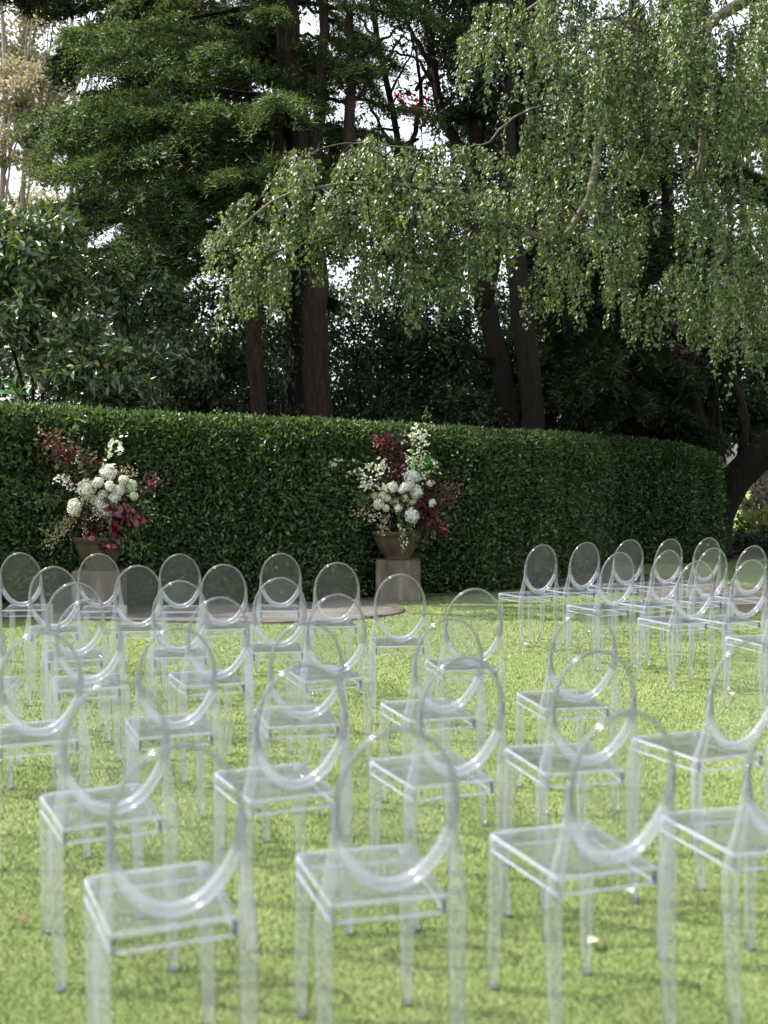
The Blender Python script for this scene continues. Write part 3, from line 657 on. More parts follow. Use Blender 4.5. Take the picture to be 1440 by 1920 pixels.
spray(fr, 'shade_foliage', q2((560, 900), (750, 820), (1000, 930)), PY2 + 0.02, M_under, 900, 0.085, 0.026, 130, 0.13, 0.2, False)
spray(fr, 'burgundy_spray', q2((740, 420), (760, 480), (780, 540)), yf + .02, M_burg, 200, 0.06, 0.018, 132, 0.06, 0.2)
spray(fr, 'burgundy_spray', q2((960, 760), (1010, 820), (1040, 900)), yf, M_burg, 200, 0.065, 0.022, 133, 0.06, 0.3)

# ------------------------------------------------------------------ chairs
def chair_proto():
    root = empty('clear_chair')
    zt, zb, a, yt, yb = 0.9103, 0.4892, 0.1598, -0.0991, -0.0272
    zc, hb, yc, hy = (zt + zb) / 2, (zt - zb) / 2, (yt + yb) / 2, (yt - yb) / 2
    th = np.linspace(0, 2 * np.pi, 64, endpoint=False)
    low = np.clip(0.5 - 0.75 * np.sin(th), 0, 1)                       # 0 along the top, 1 along the bottom
    hw = 0.0060 + 0.0110 * low ** 1.3; hd = 0.009 + 0.012 * low
    E = np.stack([(a - hw) * np.cos(th), yc + (hy) * np.sin(th), zc + (hb - hw) * np.sin(th)], 1)
    rad = unit(np.stack([np.cos(th) / a, 0 * th, np.sin(th) / hb], 1))
    k = MB(); k.sweep(E, rad, hw, hd, True, 0.6); me = k.mesh('back_frame', [M_rim, M_ring], True)
    me.polygons.foreach_set('material_index', np.repeat((low > 0.72).astype(np.int32), 8)); link('back_frame', me, root)
    # thin oval panel, slightly dished
    rings = []; cs = 6
    pn = unit(np.array([0, hb, -hy]))                                    # normal of the leaning plane
    V = []; F = []
    for side in (1, -1):
        base = len(V)
        for i in range(cs + 1):
            s = i / cs * 0.985
            for t in th:
                p = np.array([(a - 0.012) * s * np.cos(t), yc + hy * s * np.sin(t) * 0.94, zc + (hb - 0.012) * s * np.sin(t)])
                p = p + pn * (side * 0.0022 + 0.010 * (1 - s * s)); V.append(p)
        for i in range(cs):
            for j in range(64):
                q = [base + i * 64 + j, base + i * 64 + (j + 1) % 64, base + (i + 1) * 64 + (j + 1) % 64, base + (i + 1) * 64 + j]
                F.append(q if side > 0 else q[::-1])
    link('back_panel', mesh_np('back_panel', np.array(V), np.array(F), [M_panel], True), root)
    # seat: rounded front corners, shallow dish, skirt below
    W0, W1, LL = 0.149, 0.1696, 0.4055
    out = [(-W0, -0.004), (W0, -0.004)]
    for t in range(0, 91, 15): out.append((W1 - 0.03 + 0.03 * math.cos(R(t)), LL - 0.03 + 0.03 * math.sin(R(t))))
    for t in range(90, 181, 15): out.append((-W1 + 0.03 + 0.03 * math.cos(R(t)), LL - 0.03 + 0.03 * math.sin(R(t))))
    O = np.array(out); c0 = np.array([0, 0.2]); n = len(O)
    V = []; lev = [(1.0, 0.450), (0.998, 0.4535), (0.990, 0.4575), (0.976, 0.4602), (0.955, 0.4605), (0.90, 0.4590), (0.6, 0.4555), (0.25, 0.4535)]
    for s, z in lev: V += [[*(c0 + (p - c0) * s), z] for p in O]
    V.append([*c0, 0.453]); nl = len(lev)
    Q = [(i * n + j, i * n + (j + 1) % n, (i + 1) * n + (j + 1) % n, (i + 1) * n + j) for i in range(nl - 1) for j in range(n)]
    T = [((nl - 1) * n + j, (nl - 1) * n + (j + 1) % n, nl * n) for j in range(n)]
    b = len(V); V += [[*(c0 + (p - c0) * 0.97), 0.4505] for p in O] + [[*c0, 0.446]]
    Q += [(j, b + j, b + (j + 1) % n, (j + 1) % n) for j in range(n)]
    T += [(b + n, b + (j + 1) % n, b + j) for j in range(n)]
    me = mesh_np('seat', np.array(V), [np.array(Q), np.array(T)], [M_seat, M_edgew], False)
    mi = np.zeros(len(me.polygons), int); mi[:3 * n] = 1; me.polygons.foreach_set('material_index', mi.astype(np.int32))
    link('seat', me, root)
    V = []
    for s, z in ((0.995, 0.4505), (0.99, 0.412), (0.965, 0.412), (0.965, 0.4485)): V += [[*(c0 + (p - c0) * s), z] for p in O]
    Q = [(i * n + j, ((i + 1) % 4) * n + j, ((i + 1) % 4) * n + (j + 1) % n, i * n + (j + 1) % n) for i in range(4) for j in range(n)]
    ap = link('apron', mesh_np('apron', np.array(V), np.array(Q), [M_panel], False), root)
    k = MB(); Z = [(*(c0 + (p - c0) * 0.978), 0.412) for p in O]; Z = np.array(Z)
    Sd = unit(np.c_[(O - c0), np.zeros(n)]); k.sweep(Z, Sd, 0.0035, 0.0032, True, 0.5)
    link('bottom_edge', k.mesh('bottom_edge', [M_edgew]), ap)
    for sx in (-1, 1):
        k = MB(); k.prism([(sx * 0.143 - 0.004, -0.0045), (sx * 0.143 + 0.004, -0.0045), (sx * 0.143 + 0.004, 0.006), (sx * 0.143 - 0.004, 0.006)], 0.4105, 0.4495)
        link('refraction_mark', k.mesh('refraction_mark', [M_mark]), ap)  # tinted bar standing for dark refraction beside the rear leg
    for s in (-1, 1):
        P = np.array([(0.1485, -0.0675, 0.735), (0.153, -0.061, 0.64), (0.160, -0.048, 0.545), (0.1675, -0.030, 0.475), (0.1705, -0.021, 0.425), (0.1700, -0.021, 0.33), (0.1685, -0.030, 0.20), (0.1675, -0.043, 0.09), (0.1675, -0.056, 0.004)])
        P[:, 0] *= s
        hwv = np.array([0.004, 0.009, 0.015, 0.0195, 0.0212, 0.0205, 0.018, 0.0162, 0.0148]); hdv = np.array([0.008, 0.011, 0.015, 0.020, 0.0222, 0.0215, 0.019, 0.0168, 0.0152])
        k = MB(); k.sweep(P, (1, 0, 0), hwv, hdv, False, 0.4); lg = link('leg', k.mesh('rear_leg', [M_thick], True), root)
        k = MB(); k.tube([(0.1675 * s, -0.056, -0.004), (0.1675 * s, -0.056, 0.004)], 0.011, 10); link('foot_end', k.mesh('foot_end', [M_cap]), lg)
        P = np.array([(0.1485, 0.3840, 0.4515), (0.1485, 0.3840, 0.42), (0.1495, 0.385, 0.33), (0.151, 0.387, 0.20), (0.1525, 0.390, 0.09), (0.154, 0.393, 0.004)]); P[:, 0] *= s
        hwv = np.array([0.0205, 0.0207, 0.020, 0.0178, 0.016, 0.0145])
        k = MB(); k.sweep(P, (1, 0, 0), hwv, hwv, False, 0.4); lg = link('leg', k.mesh('front_leg', [M_thick], True), root)
        k = MB(); k.tube([(0.154 * s, 0.393, -0.004), (0.154 * s, 0.393, 0.004)], 0.011, 10); link('foot_end', k.mesh('foot_end', [M_cap]), lg)
    return root
ORD = ['first', 'second', 'third', 'fourth', 'fifth', 'sixth']
ROWS = [
    ('in the row nearest the paving', [(-2.79, 8.676, 0.13), (-2.173, 8.6, 0.136), (-1.548, 8.567, 0.107), (-0.803, 8.624, 0.121)]),
    ('in the second row from the paving', [(-2.174, 7.417, 0.268), (-1.636, 7.512, 0.17), (-1.078, 7.592, 0.192), (-0.337, 7.736, 0.168)]),
    ('in the third row from the paving', [(-1.74, 6.34, 0.288), (-1.167, 6.439, 0.191), (-0.628, 6.625, 0.195), (0.102, 6.858, 0.049)]),
    ('in the fourth row from the paving', [(-1.977, 5.404, 0.182), (-1.439, 5.497, 0.295), (-0.844, 5.611, 0.36), (-0.253, 5.744, 0.289), (0.459, 6.018, 0.157)]),
    ('in the fifth row from the paving', [(-1.35, 4.388, 0.408), (-0.834, 4.516, 0.306), (-0.336, 4.69, 0.217), (0.252, 4.827, 0.283), (0.868, 5.044, 0.174)]),
    ('in the row second nearest the camera', [(-0.819, 3.379, 0.41), (-0.294, 3.653, 0.402), (0.242, 3.813, 0.349), (0.708, 3.961, 0.222), (1.289, 4.175, 0.392)]),
    ('in the row nearest the camera', [(-0.486, 2.605, 0.352), (0.011, 2.759, 0.246), (0.589, 2.953, 0.321), (1.111, 3.127, 0.25)]),
]
RROWS = [
    ('in the back row of the far right block', [(1.313, 9.649, 0.379), (1.734, 9.985, 0.408), (2.211, 10.36, 0.33), (2.606, 10.484, 0.407), (3.018, 10.686, 0.387)]),
    ('in the second row of the far right block', [(1.768, 8.728, 0.391), (2.205, 8.971, 0.48), (2.646, 9.247, 0.376), (3.056, 9.521, 0.358)]),
    ('in the third row of the far right block', [(2.142, 7.906, 0.355), (2.544, 7.97, 0.365)]),
]
proto = chair_proto(); used = False
def place_chair(x, y, yaw, label, group):
    global used
    o = proto if not used else copy_tree(proto)
    used = True
    q = rng(int(abs(x * 1000) + y * 7919)); o.location = (x, y, 0.006); o.rotation_euler = (q.normal(0, 0.004), q.normal(0, 0.006), yaw)   # uneven turf
    tag(o, label, 'chair', group)
for rows, grp in ((ROWS, 'clear chairs of the main block'), (RROWS, 'clear chairs of the far right block')):
    for where, spots in rows:
        for i, (x, y, a) in enumerate(spots):
            place_chair(x, y, a, 'clear oval-back plastic chair, %s from left %s' % (ORD[i], where), grp)
place_chair(2.461, 6.921, 0.272, 'clear oval-back plastic chair cut by the right edge, nearest of the far right block', 'clear chairs of the far right block')

# ------------------------------------------------------------------ trees
def curve(P, n, g=None, wob=0.0):
    """smooth curve through control points"""
    P = np.asarray(P, float); t = np.r_[0, np.cumsum(np.linalg.norm(np.diff(P, axis=0), axis=1))]; t /= t[-1]
    q = np.linspace(0, 1, n); m = np.gradient(P, t, axis=0) if len(P) > 2 else np.repeat((P[1:] - P[:1]), 2, 0)
    i = np.searchsorted(t, q, side='right').clip(1, len(t) - 1) - 1
    h = (t[i + 1] - t[i])[:, None]; s = ((q - t[i]) / (t[i + 1] - t[i]))[:, None]
    r = (2 * s**3 - 3 * s**2 + 1) * P[i] + (s**3 - 2 * s**2 + s) * h * m[i] + (-2 * s**3 + 3 * s**2) * P[i + 1] + (s**3 - s**2) * h * m[i + 1]
    if g is not None and wob: r[1:-1] += g.standard_normal((n - 2, 3)) * wob
    return r
def trunk_part(root, P, r0, r1, m, seed, flare=1.35, k=36, name='trunk'):
    g = rng(seed); n = 26
    C = curve(P, n, g, r0 * 0.06); t = np.linspace(0, 1, n); rad = r0 + (r1 - r0) * t; rad = rad * (1 + (flare - 1) * np.exp(-t * 14))
    b = MB(); b.tube(C - np.array(root.location), rad, k, True, (0.035, g.standard_normal(k), g.standard_normal(k)), g)
    return link(name, b.mesh(name, [m], True), root), C
def limb_needles(g, C, cloud, den, ln, w, fan, droop=0.25, tip=0.25):
    """flat fans of twigs along a limb, each twig with short needles"""
    L_ = np.linalg.norm(np.diff(C, axis=0), axis=1).sum(); nt = max(4, int(den * L_))
    T0 = unit(np.gradient(C, axis=0)); ix = (tip + (1 - tip) * g.random(nt) ** 0.8) * (len(C) - 1); i0 = ix.astype(int).clip(0, len(C) - 2)
    B = C[i0] + (C[i0 + 1] - C[i0]) * (ix - i0)[:, None]; T = T0[i0]
    S = unit(np.cross(T, [0, 0, 1.0])); sg = np.where(g.random(nt) < 0.5, 1, -1)[:, None]
    D = unit(T * g.uniform(0.3, 1.0, (nt, 1)) + S * sg * g.uniform(0.3, 1.0, (nt, 1)) + np.array([0, 0, 1]) * g.normal(-droop * 0.3, 0.16, (nt, 1)))
    ft = fan * g.uniform(0.35, 1.0, nt) * (1.15 - 0.55 * ix / len(C))
    m_ = 26
    s = g.random((nt, m_)); Pp = B[:, None] + D[:, None] * (s * ft[:, None])[..., None]
    Pp[..., 2] -= droop * (s * ft[:, None]) ** 2
    Pp += g.standard_normal(Pp.shape) * np.array([0.03, 0.03, 0.035])
    S2 = unit(np.cross(D, [0, 0, 1.0]))
    A = D[:, None] * 0.6 + S2[:, None] * g.choice([-1, 1], (nt, m_, 1)) * g.uniform(0.2, 1.0, (nt, m_, 1)) + np.array([0, 0, 1.0]) * g.normal(0.22, 0.42, (nt, m_, 1))
    P = Pp.reshape(-1, 3); A = A.reshape(-1, 3); n = len(P)
    cloud.add(needles(P, A, ln * g.uniform(0.6, 1.3, n), w * g.uniform(0.7, 1.2, n)))
    return B, D, ft

def fir(label, trunk_pts, r0, r1, limbs, seed, leafm, barkm, den=46, ln=0.13, w=0.014, fan=0.75, extra=0, name='fir_tree', zr=(2.5, 10), group=None, rise=0.5, spread=3.0, bare=False):
    g = rng(seed)
    TP = np.array([at(*p) for p in trunk_pts]); TP[0][2] = 0
    root = empty(name, (TP[0][0], TP[0][1], 0)); tag(root, label, 'tree', group)
    tr, C = trunk_part(root, TP, r0, r1, barkm, seed)
    cloud = Cloud(); bm = MB()
    tips = [(at(*p)) + g.normal(0, 0.22, 3) for p in limbs]
    for _ in range(extra):
        z = g.uniform(*zr); a = g.uniform(0, 2 * np.pi); k = np.argmin(abs(C[:, 2] - z)); L0 = spread * g.uniform(0.5, 1.0)
        tips.append(C[k] + np.array([math.cos(a) * L0, math.sin(a) * L0, g.uniform(-0.6, 0.1)]))
    for tp in tips:
        zb = tp[2] + rise + g.uniform(-0.2, 0.5); k = np.argmin(abs(C[:, 2] - zb)); b0 = C[k]
        mid = b0 * 0.5 + tp * 0.5 + np.array([0, 0, 0.05 * np.linalg.norm(tp - b0)]) + g.normal(0, 0.12, 3)
        lc = curve([b0, mid, tp], 16, g, 0.02)
        Lm = np.linalg.norm(tp - b0)
        bm.tube(lc - np.array(root.location), np.linspace(0.012 + 0.011 * Lm, 0.008, 16), 6)
        if not bare:
            B, D, ft = limb_needles(g, lc, cloud, den * g.uniform(0.5, 1.35), ln, w, fan * min(1.3, 0.5 + Lm * 0.2) * g.uniform(0.6, 1.3), g.uniform(0.1, 0.7), g.uniform(0.15, 0.5))
            for q in range(0, len(B), 3):
                bm.tube(np.array([B[q], B[q] + D[q] * ft[q] * 0.7]) - np.array(root.location), [0.008, 0.003], 4, False)
    link('limb', bm.mesh('limb', [barkm], True), root)
    if cloud.n:
        cv = cloud.mesh('crown', leafm); o = link('crown', cv, root, (-root.location[0], -root.location[1], 0)); o['kind'] = 'stuff'
    return root

fir('broad fir with layered sunlit-tipped branches filling the upper left',
    [(545, 900, 18.6), (560, 500, 18.8), (545, 200, 19), (540, -150, 19.2), (540, -500, 19.2)], 0.27, 0.1,
    [(5, 345, 16.4), (40, 300, 17.5), (95, 215, 16.8), (130, 70, 17.5), (185, 130, 16.4), (170, 240, 15.8), (265, 225, 15.6), (320, 140, 16.4), (370, 195, 15.4), (470, 205, 15.4),
     (415, 300, 15.4), (330, 330, 15.8), (205, 470, 15.6), (330, 430, 16), (480, 400, 16.5), (250, 10, 17), (400, 60, 17), (560, 110, 17.2), (650, 125, 17.6), (710, 260, 17.6), (640, 320, 17.2),
     (720, 340, 18), (60, 400, 17), (125, 395, 16.4), (430, -50, 17), (180, -80, 17), (120, 330, 15.8), (220, 340, 16), (255, 300, 15.5), (60, 250, 16.2), (290, 400, 16), (430, 470, 16.5), (380, 370, 16),
     (500, 300, 16), (300, 60, 16), (480, 110, 16.5), (590, 200, 17), (550, 330, 16.5), (250, 540, 17), (360, 520, 17), (100, 470, 17.2),
     (420, 130, 16.2), (330, 240, 16.0), (230, 90, 16.5), (610, 40, 17.4), (520, 20, 17), (350, -20, 16.6), (90, 300, 16.8), (150, 180, 16.2), (560, 420, 17), (460, 350, 16.2), (700, 60, 17.5), (760, 20, 18), (860, 30, 18.4), (820, 250, 18.2), (760, 300, 18), (690, 20, 17.6), (270, 370, 15.8), (390, 420, 16.2)],
    21, M_fir, M_barkdark, 48, 0.078, 0.0105, 0.75, 26, zr=(8.5, 13), rise=0.55, spread=4.2)

def plain_tree(name, label, pts, r0, r1, barkm, seed, group=None, crowns=(), leafm=None, ln=0.1, w=0.03, forks=(), flare=1.35, parts='limb', cat='tree'):
    """trunk, limbs as polylines and leaf masses; crowns = (centre px, radii m, n leaves, clumps)"""
    g = rng(seed); TP = np.array([at(*p) for p in pts]); TP[0][2] = 0
    root = empty(name, (TP[0][0], TP[0][1], 0)); tag(root, label, cat, group)
    tr, C = trunk_part(root, TP, r0, r1, barkm, seed, flare)
    if forks:
        b = MB()
        for f in forks:
            K = curve([at(*p) for p in f[0]], 14, g, 0.015); b.tube(K - np.array(root.location), np.linspace(f[1], f[2], 14), 8)
        link(parts, b.mesh(parts, [barkm], True), root)
    if crowns:
        c = Cloud()
        for (u, v, Y), r, n, k in crowns: c.add(blob_leaves(g, at(u, v, Y), r, n, ln, w, clumps=k))
        o = link('crown', c.mesh('crown', leafm), root, (-root.location[0], -root.location[1], 0)); o['kind'] = 'stuff'
    return root

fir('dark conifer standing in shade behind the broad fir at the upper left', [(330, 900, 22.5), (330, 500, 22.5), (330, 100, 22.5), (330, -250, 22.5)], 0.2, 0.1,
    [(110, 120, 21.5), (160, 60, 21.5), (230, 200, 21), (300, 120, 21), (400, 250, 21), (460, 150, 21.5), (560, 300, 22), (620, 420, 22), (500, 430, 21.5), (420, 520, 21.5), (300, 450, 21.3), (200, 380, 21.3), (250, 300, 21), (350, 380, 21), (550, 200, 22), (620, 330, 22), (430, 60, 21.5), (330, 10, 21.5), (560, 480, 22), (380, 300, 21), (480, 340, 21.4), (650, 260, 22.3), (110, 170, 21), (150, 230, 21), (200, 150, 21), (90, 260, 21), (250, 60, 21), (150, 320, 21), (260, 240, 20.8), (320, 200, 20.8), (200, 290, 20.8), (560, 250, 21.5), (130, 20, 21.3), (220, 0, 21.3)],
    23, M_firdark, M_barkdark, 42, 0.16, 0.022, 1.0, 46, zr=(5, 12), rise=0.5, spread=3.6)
# trunks standing behind the hedge
plain_tree('tree', 'thick reddish brown trunk standing behind the hedge left of the middle urn', [(594, 900, 17.2), (597, 780, 17.2), (593, 640, 17.2), (592, 500, 17.3), (575, 330, 17.6), (548, 120, 18), (540, -100, 18.2)], 0.235, 0.11, M_bark, 61, 'tree trunks behind the hedge',
           [((590, -150, 18.4), (2.2, 1.6, 1.2), 4500, 40)], M_firdark, 0.14, 0.03, [([(592, 470, 17.3), (640, 330, 17.5), (660, 150, 17.8), (655, 20, 18)], 0.13, 0.06), ([(585, 420, 17.4), (600, 200, 17.8), (605, 60, 18), (610, -60, 18)], 0.13, 0.07), ([(655, 200, 17.8), (720, 120, 17.9), (760, 60, 18)], 0.04, 0.015), ([(655, 260, 17.7), (700, 250, 17.7), (760, 290, 17.8)], 0.04, 0.012), ([(650, 150, 17.9), (700, 90, 18), (790, 20, 18)], 0.04, 0.012)])
plain_tree('tree', 'slim brown trunk standing behind the hedge right of the left urn', [(487, 900, 17.0), (486, 780, 17.0), (477, 640, 17.0), (478, 560, 17.2), (500, 400, 17.6), (530, 150, 18), (527, 0, 18.2), (520, -100, 18.2)], 0.13, 0.09, M_bark, 62, 'tree trunks behind the hedge', flare=1.2)
plain_tree('tree', 'dark trunk leaning left behind the hedge right of the middle urn', [(960, 900, 18.4), (955, 810, 18.4), (940, 700, 18.4), (915, 600, 18.5), (892, 490, 18.8), (890, 300, 19.2), (905, 90, 19.5), (905, -60, 19.6)], 0.19, 0.1, M_barkdark, 63, 'tree trunks behind the hedge',
           [((930, 90, 19.5), (1.1, 1.2, 1.6), 6500, 50), ((900, -60, 19.5), (1.6, 1.2, 1.0), 3500, 30)], M_firdark, 0.14, 0.028, [([(930, 680, 18.4), (890, 660, 18), (860, 620, 17.8)], 0.07, 0.02), ([(905, 580, 18.5), (940, 420, 19), (985, 180, 19.3), (1000, -40, 19.4)], 0.16, 0.12),
            ([(890, 330, 19.2), (840, 240, 19.4), (812, 130, 19.5), (800, 0, 19.6)], 0.10, 0.06), ([(825, 190, 19.5), (780, 110, 19.5), (700, 90, 19.6)], 0.04, 0.012), ([(812, 130, 19.5), (770, 60, 19.5), (740, -20, 19.6)], 0.05, 0.02)])
plain_tree('tree', 'upright dark trunk right of the leaning one behind the hedge', [(1000, 900, 17.9), (1000, 815, 17.9), (993, 700, 17.9), (978, 580, 18), (962, 470, 18.2), (950, 300, 18.5), (960, 0, 18.8)], 0.19, 0.12, M_barkdark, 64, 'tree trunks behind the hedge')
# thin bare pine against the sky
plain_tree('pine_tree', 'thin bare-branched pine showing against the sky in the upper middle', [(770, 900, 21), (765, 400, 21), (735, 200, 21), (705, 60, 21), (690, -60, 21)], 0.09, 0.05, M_barkdark, 65, None,
           [((720, 150, 21), (1.0, 0.8, 0.9), 500, 12), ((800, 30, 21), (0.9, 0.8, 0.8), 900, 14), ((690, 60, 20.5), (1, .8, .7), 900, 16), ((840, 160, 20.5), (.6, .6, .8), 900, 12)], M_firdark, 0.13, 0.02,
           [([(765, 330, 21), (700, 210, 21), (655, 130, 21)], 0.05, 0.015), ([(760, 300, 21), (790, 180, 21), (770, 60, 21)], 0.06, 0.02), ([(745, 240, 21), (690, 250, 20.6), (650, 300, 20.4)], 0.03, 0.01), ([(785, 260, 21), (740, 280, 20.8), (690, 330, 20.6)], 0.03, 0.01),
            ([(780, 170, 21), (820, 90, 21), (850, 0, 21)], 0.04, 0.015), ([(730, 180, 21), (760, 120, 21), (800, 60, 21)], 0.03, 0.01), ([(712, 90, 21), (680, 40, 21), (640, 10, 21)], 0.03, 0.01), ([(720, 130, 21), (690, 120, 20.8), (660, 90, 20.8)], 0.025, 0.008)])

# broad-leaved glossy shrub at the left
def shrub(name, label, base, stems, crowns, leafm, barkm, seed, ln, w, group=None, cat='shrub', up=0.3):
    g = rng(seed); B = at(*base); root = empty(name, (B[0], B[1], 0)); tag(root, label, cat, group)
    b = MB()
    for s in stems:
        K = curve([np.array([B[0] + g.normal(0, .1), B[1] + g.normal(0, .1), 0])] + [at(*p) for p in s], 12, g, 0.015); b.tube(K - np.array(root.location), np.linspace(0.045, 0.012, 12), 7)
    link('stem', b.mesh('stem', [barkm], True), root)
    c = Cloud()
    for (u, v, Y), r, n, k in crowns: c.add(blob_leaves(g, at(u, v, Y), r, n, ln, w, clumps=k, up=up))
    o = link('leaves', c.mesh('leaves', leafm), root, (-root.location[0], -root.location[1], 0)); o['kind'] = 'stuff'
    return root
shrub('camellia_bush', 'tall glossy-leaved bush with big pale-shining leaves at the far left', (60, 900, 15.2), [[(60, 700, 15.2), (40, 500, 15.2)], [(100, 650, 15.2), (150, 520, 15.3)], [(20, 640, 15), (-30, 520, 15)], [(150, 690, 15), (220, 640, 15)]],
      [((40, 480, 15.0), (0.75, 0.6, 0.6), 1700, 30), ((110, 590, 14.9), (0.65, 0.6, 0.5), 1300, 24), ((0, 600, 14.9), (0.6, .5, .6), 1300, 22), ((170, 690, 14.6), (0.7, .5, .45), 1500, 24), ((-20, 470, 15), (.6, .5, .6), 900, 16), ((90, 440, 15.4), (.6, .5, .4), 700, 14)],
      M_camel, M_barkdark, 71, 0.15, 0.034)
shrub('camellia_bush', 'glossy bush with pale-shining leaves low above the hedge between left urn and trunks', (240, 900, 15.8), [[(240, 680, 15.6), (230, 520, 15.8)], [(280, 650, 15.6), (320, 560, 15.8)]],
      [((250, 540, 15.9), (0.7, 0.5, 0.55), 1500, 26), ((240, 700, 15.2), (0.65, .5, .4), 1200, 20), ((310, 640, 15.8), (.7, .5, .6), 1300, 22), ((150, 560, 16.2), (.6, .5, .8), 1300, 20)],
      M_camel, M_barkdark, 72, 0.135, 0.031)
# dark undergrowth behind the trunks
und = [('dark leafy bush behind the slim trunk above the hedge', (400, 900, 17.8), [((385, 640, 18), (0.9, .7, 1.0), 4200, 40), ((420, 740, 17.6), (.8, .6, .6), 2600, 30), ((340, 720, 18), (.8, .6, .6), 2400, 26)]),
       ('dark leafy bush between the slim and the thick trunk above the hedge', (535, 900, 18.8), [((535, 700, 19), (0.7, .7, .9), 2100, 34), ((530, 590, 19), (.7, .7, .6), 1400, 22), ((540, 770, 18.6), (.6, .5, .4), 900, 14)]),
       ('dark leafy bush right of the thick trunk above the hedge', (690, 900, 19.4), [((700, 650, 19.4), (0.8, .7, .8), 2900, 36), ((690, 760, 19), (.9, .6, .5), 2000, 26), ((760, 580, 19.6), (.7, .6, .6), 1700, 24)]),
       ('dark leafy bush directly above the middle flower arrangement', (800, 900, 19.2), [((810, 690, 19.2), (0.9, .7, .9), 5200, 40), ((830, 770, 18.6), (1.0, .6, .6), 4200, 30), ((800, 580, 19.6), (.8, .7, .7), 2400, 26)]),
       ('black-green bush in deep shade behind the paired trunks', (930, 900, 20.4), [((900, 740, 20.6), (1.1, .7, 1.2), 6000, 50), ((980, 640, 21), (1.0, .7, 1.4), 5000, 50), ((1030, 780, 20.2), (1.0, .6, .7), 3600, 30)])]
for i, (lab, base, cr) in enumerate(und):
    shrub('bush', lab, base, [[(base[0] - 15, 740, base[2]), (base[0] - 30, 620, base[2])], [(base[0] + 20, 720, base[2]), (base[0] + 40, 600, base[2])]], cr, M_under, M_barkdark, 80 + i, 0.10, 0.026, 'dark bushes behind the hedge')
# dark drooping conifers at the lower right
fir('dark drooping conifer right of the paired trunks above the hedge', [(1090, 900, 20), (1090, 600, 20), (1080, 300, 20), (1080, 50, 20)], 0.16, 0.08,
    [(1030, 640, 18.6), (1060, 600, 18.4), (1100, 660, 18.4), (1160, 680, 18.6), (1120, 760, 18.4), (1060, 760, 18.6), (1170, 780, 18.6), (1010, 560, 18.8), (1150, 560, 18.6), (1200, 600, 18.8), (1180, 700, 19), (1090, 700, 18.4), (1040, 700, 18.8)],
    91, M_firdark, M_barkdark, 55, 0.13, 0.014, 0.7, 26, zr=(2, 8), rise=0.9, spread=2.4, group='dark conifers behind the hedge')
fir('dark drooping conifer behind the right end of the hedge', [(1260, 900, 22), (1260, 600, 22), (1250, 300, 22), (1250, 50, 22)], 0.18, 0.09,
    [(1200, 720, 20.6), (1240, 780, 20.4), (1290, 740, 20.6), (1220, 640, 20.8), (1310, 800, 20.6), (1180, 800, 20.6), (1270, 820, 20.4), (1340, 700, 21), (1150, 740, 21)],
    92, M_firdark, M_barkdark, 60, 0.13, 0.014, 0.8, 34, zr=(2, 9), rise=0.9, spread=2.8, group='dark conifers behind the hedge')
# purple-leaved branches
shrub('plum_tree', 'purple-grey leaved small tree spreading low at the right above the hedge', (1345, 900, 19.6), [[(1345, 750, 19.6), (1330, 640, 19.4)], [(1350, 720, 19.6), (1400, 620, 19.4)]],
      [((1330, 608, 19.0), (0.75, .5, 0.13), 900, 16), ((1370, 640, 19.0), (0.75, .5, 0.14), 900, 16), ((1300, 655, 19.0), (0.4, .4, 0.12), 420, 10), ((1400, 600, 19.2), (.4, .4, .15), 420, 10)], M_plum, M_barkdark, 95, 0.11, 0.026, None, 'tree', 0.8)
# big leaning trunk at the right edge with dark crown
plain_tree('leaning_tree', 'massive dark trunk leaning right at the hedge end by the right edge', [(1338, 1060, 20.4), (1344, 990, 20.4), (1368, 915, 20.3), (1425, 855, 20.1), (1540, 800, 19.8), (1680, 700, 19.6)], 0.27, 0.30, M_barkdark, 96, None,
           [((1330, 760, 21.5), (0.9, .6, .7), 4200, 30), ((1300, 830, 21.4), (0.8, .5, .35), 3000, 20), ((1400, 780, 21.4), (0.5, .5, .35), 1300, 12), ((1230, 800, 21.8), (.9, .5, .5), 3000, 24), ((1440, 720, 21), (.5, .5, .5), 1200, 12)], M_under, 0.11, 0.03,
           [([(1362, 960, 20.4), (1330, 860, 20.6), (1300, 740, 20.8), (1290, 620, 21)], 0.17, 0.08), ([(1380, 910, 20.3), (1395, 800, 20.4), (1370, 660, 20.6), (1380, 520, 20.8)], 0.09, 0.05)])

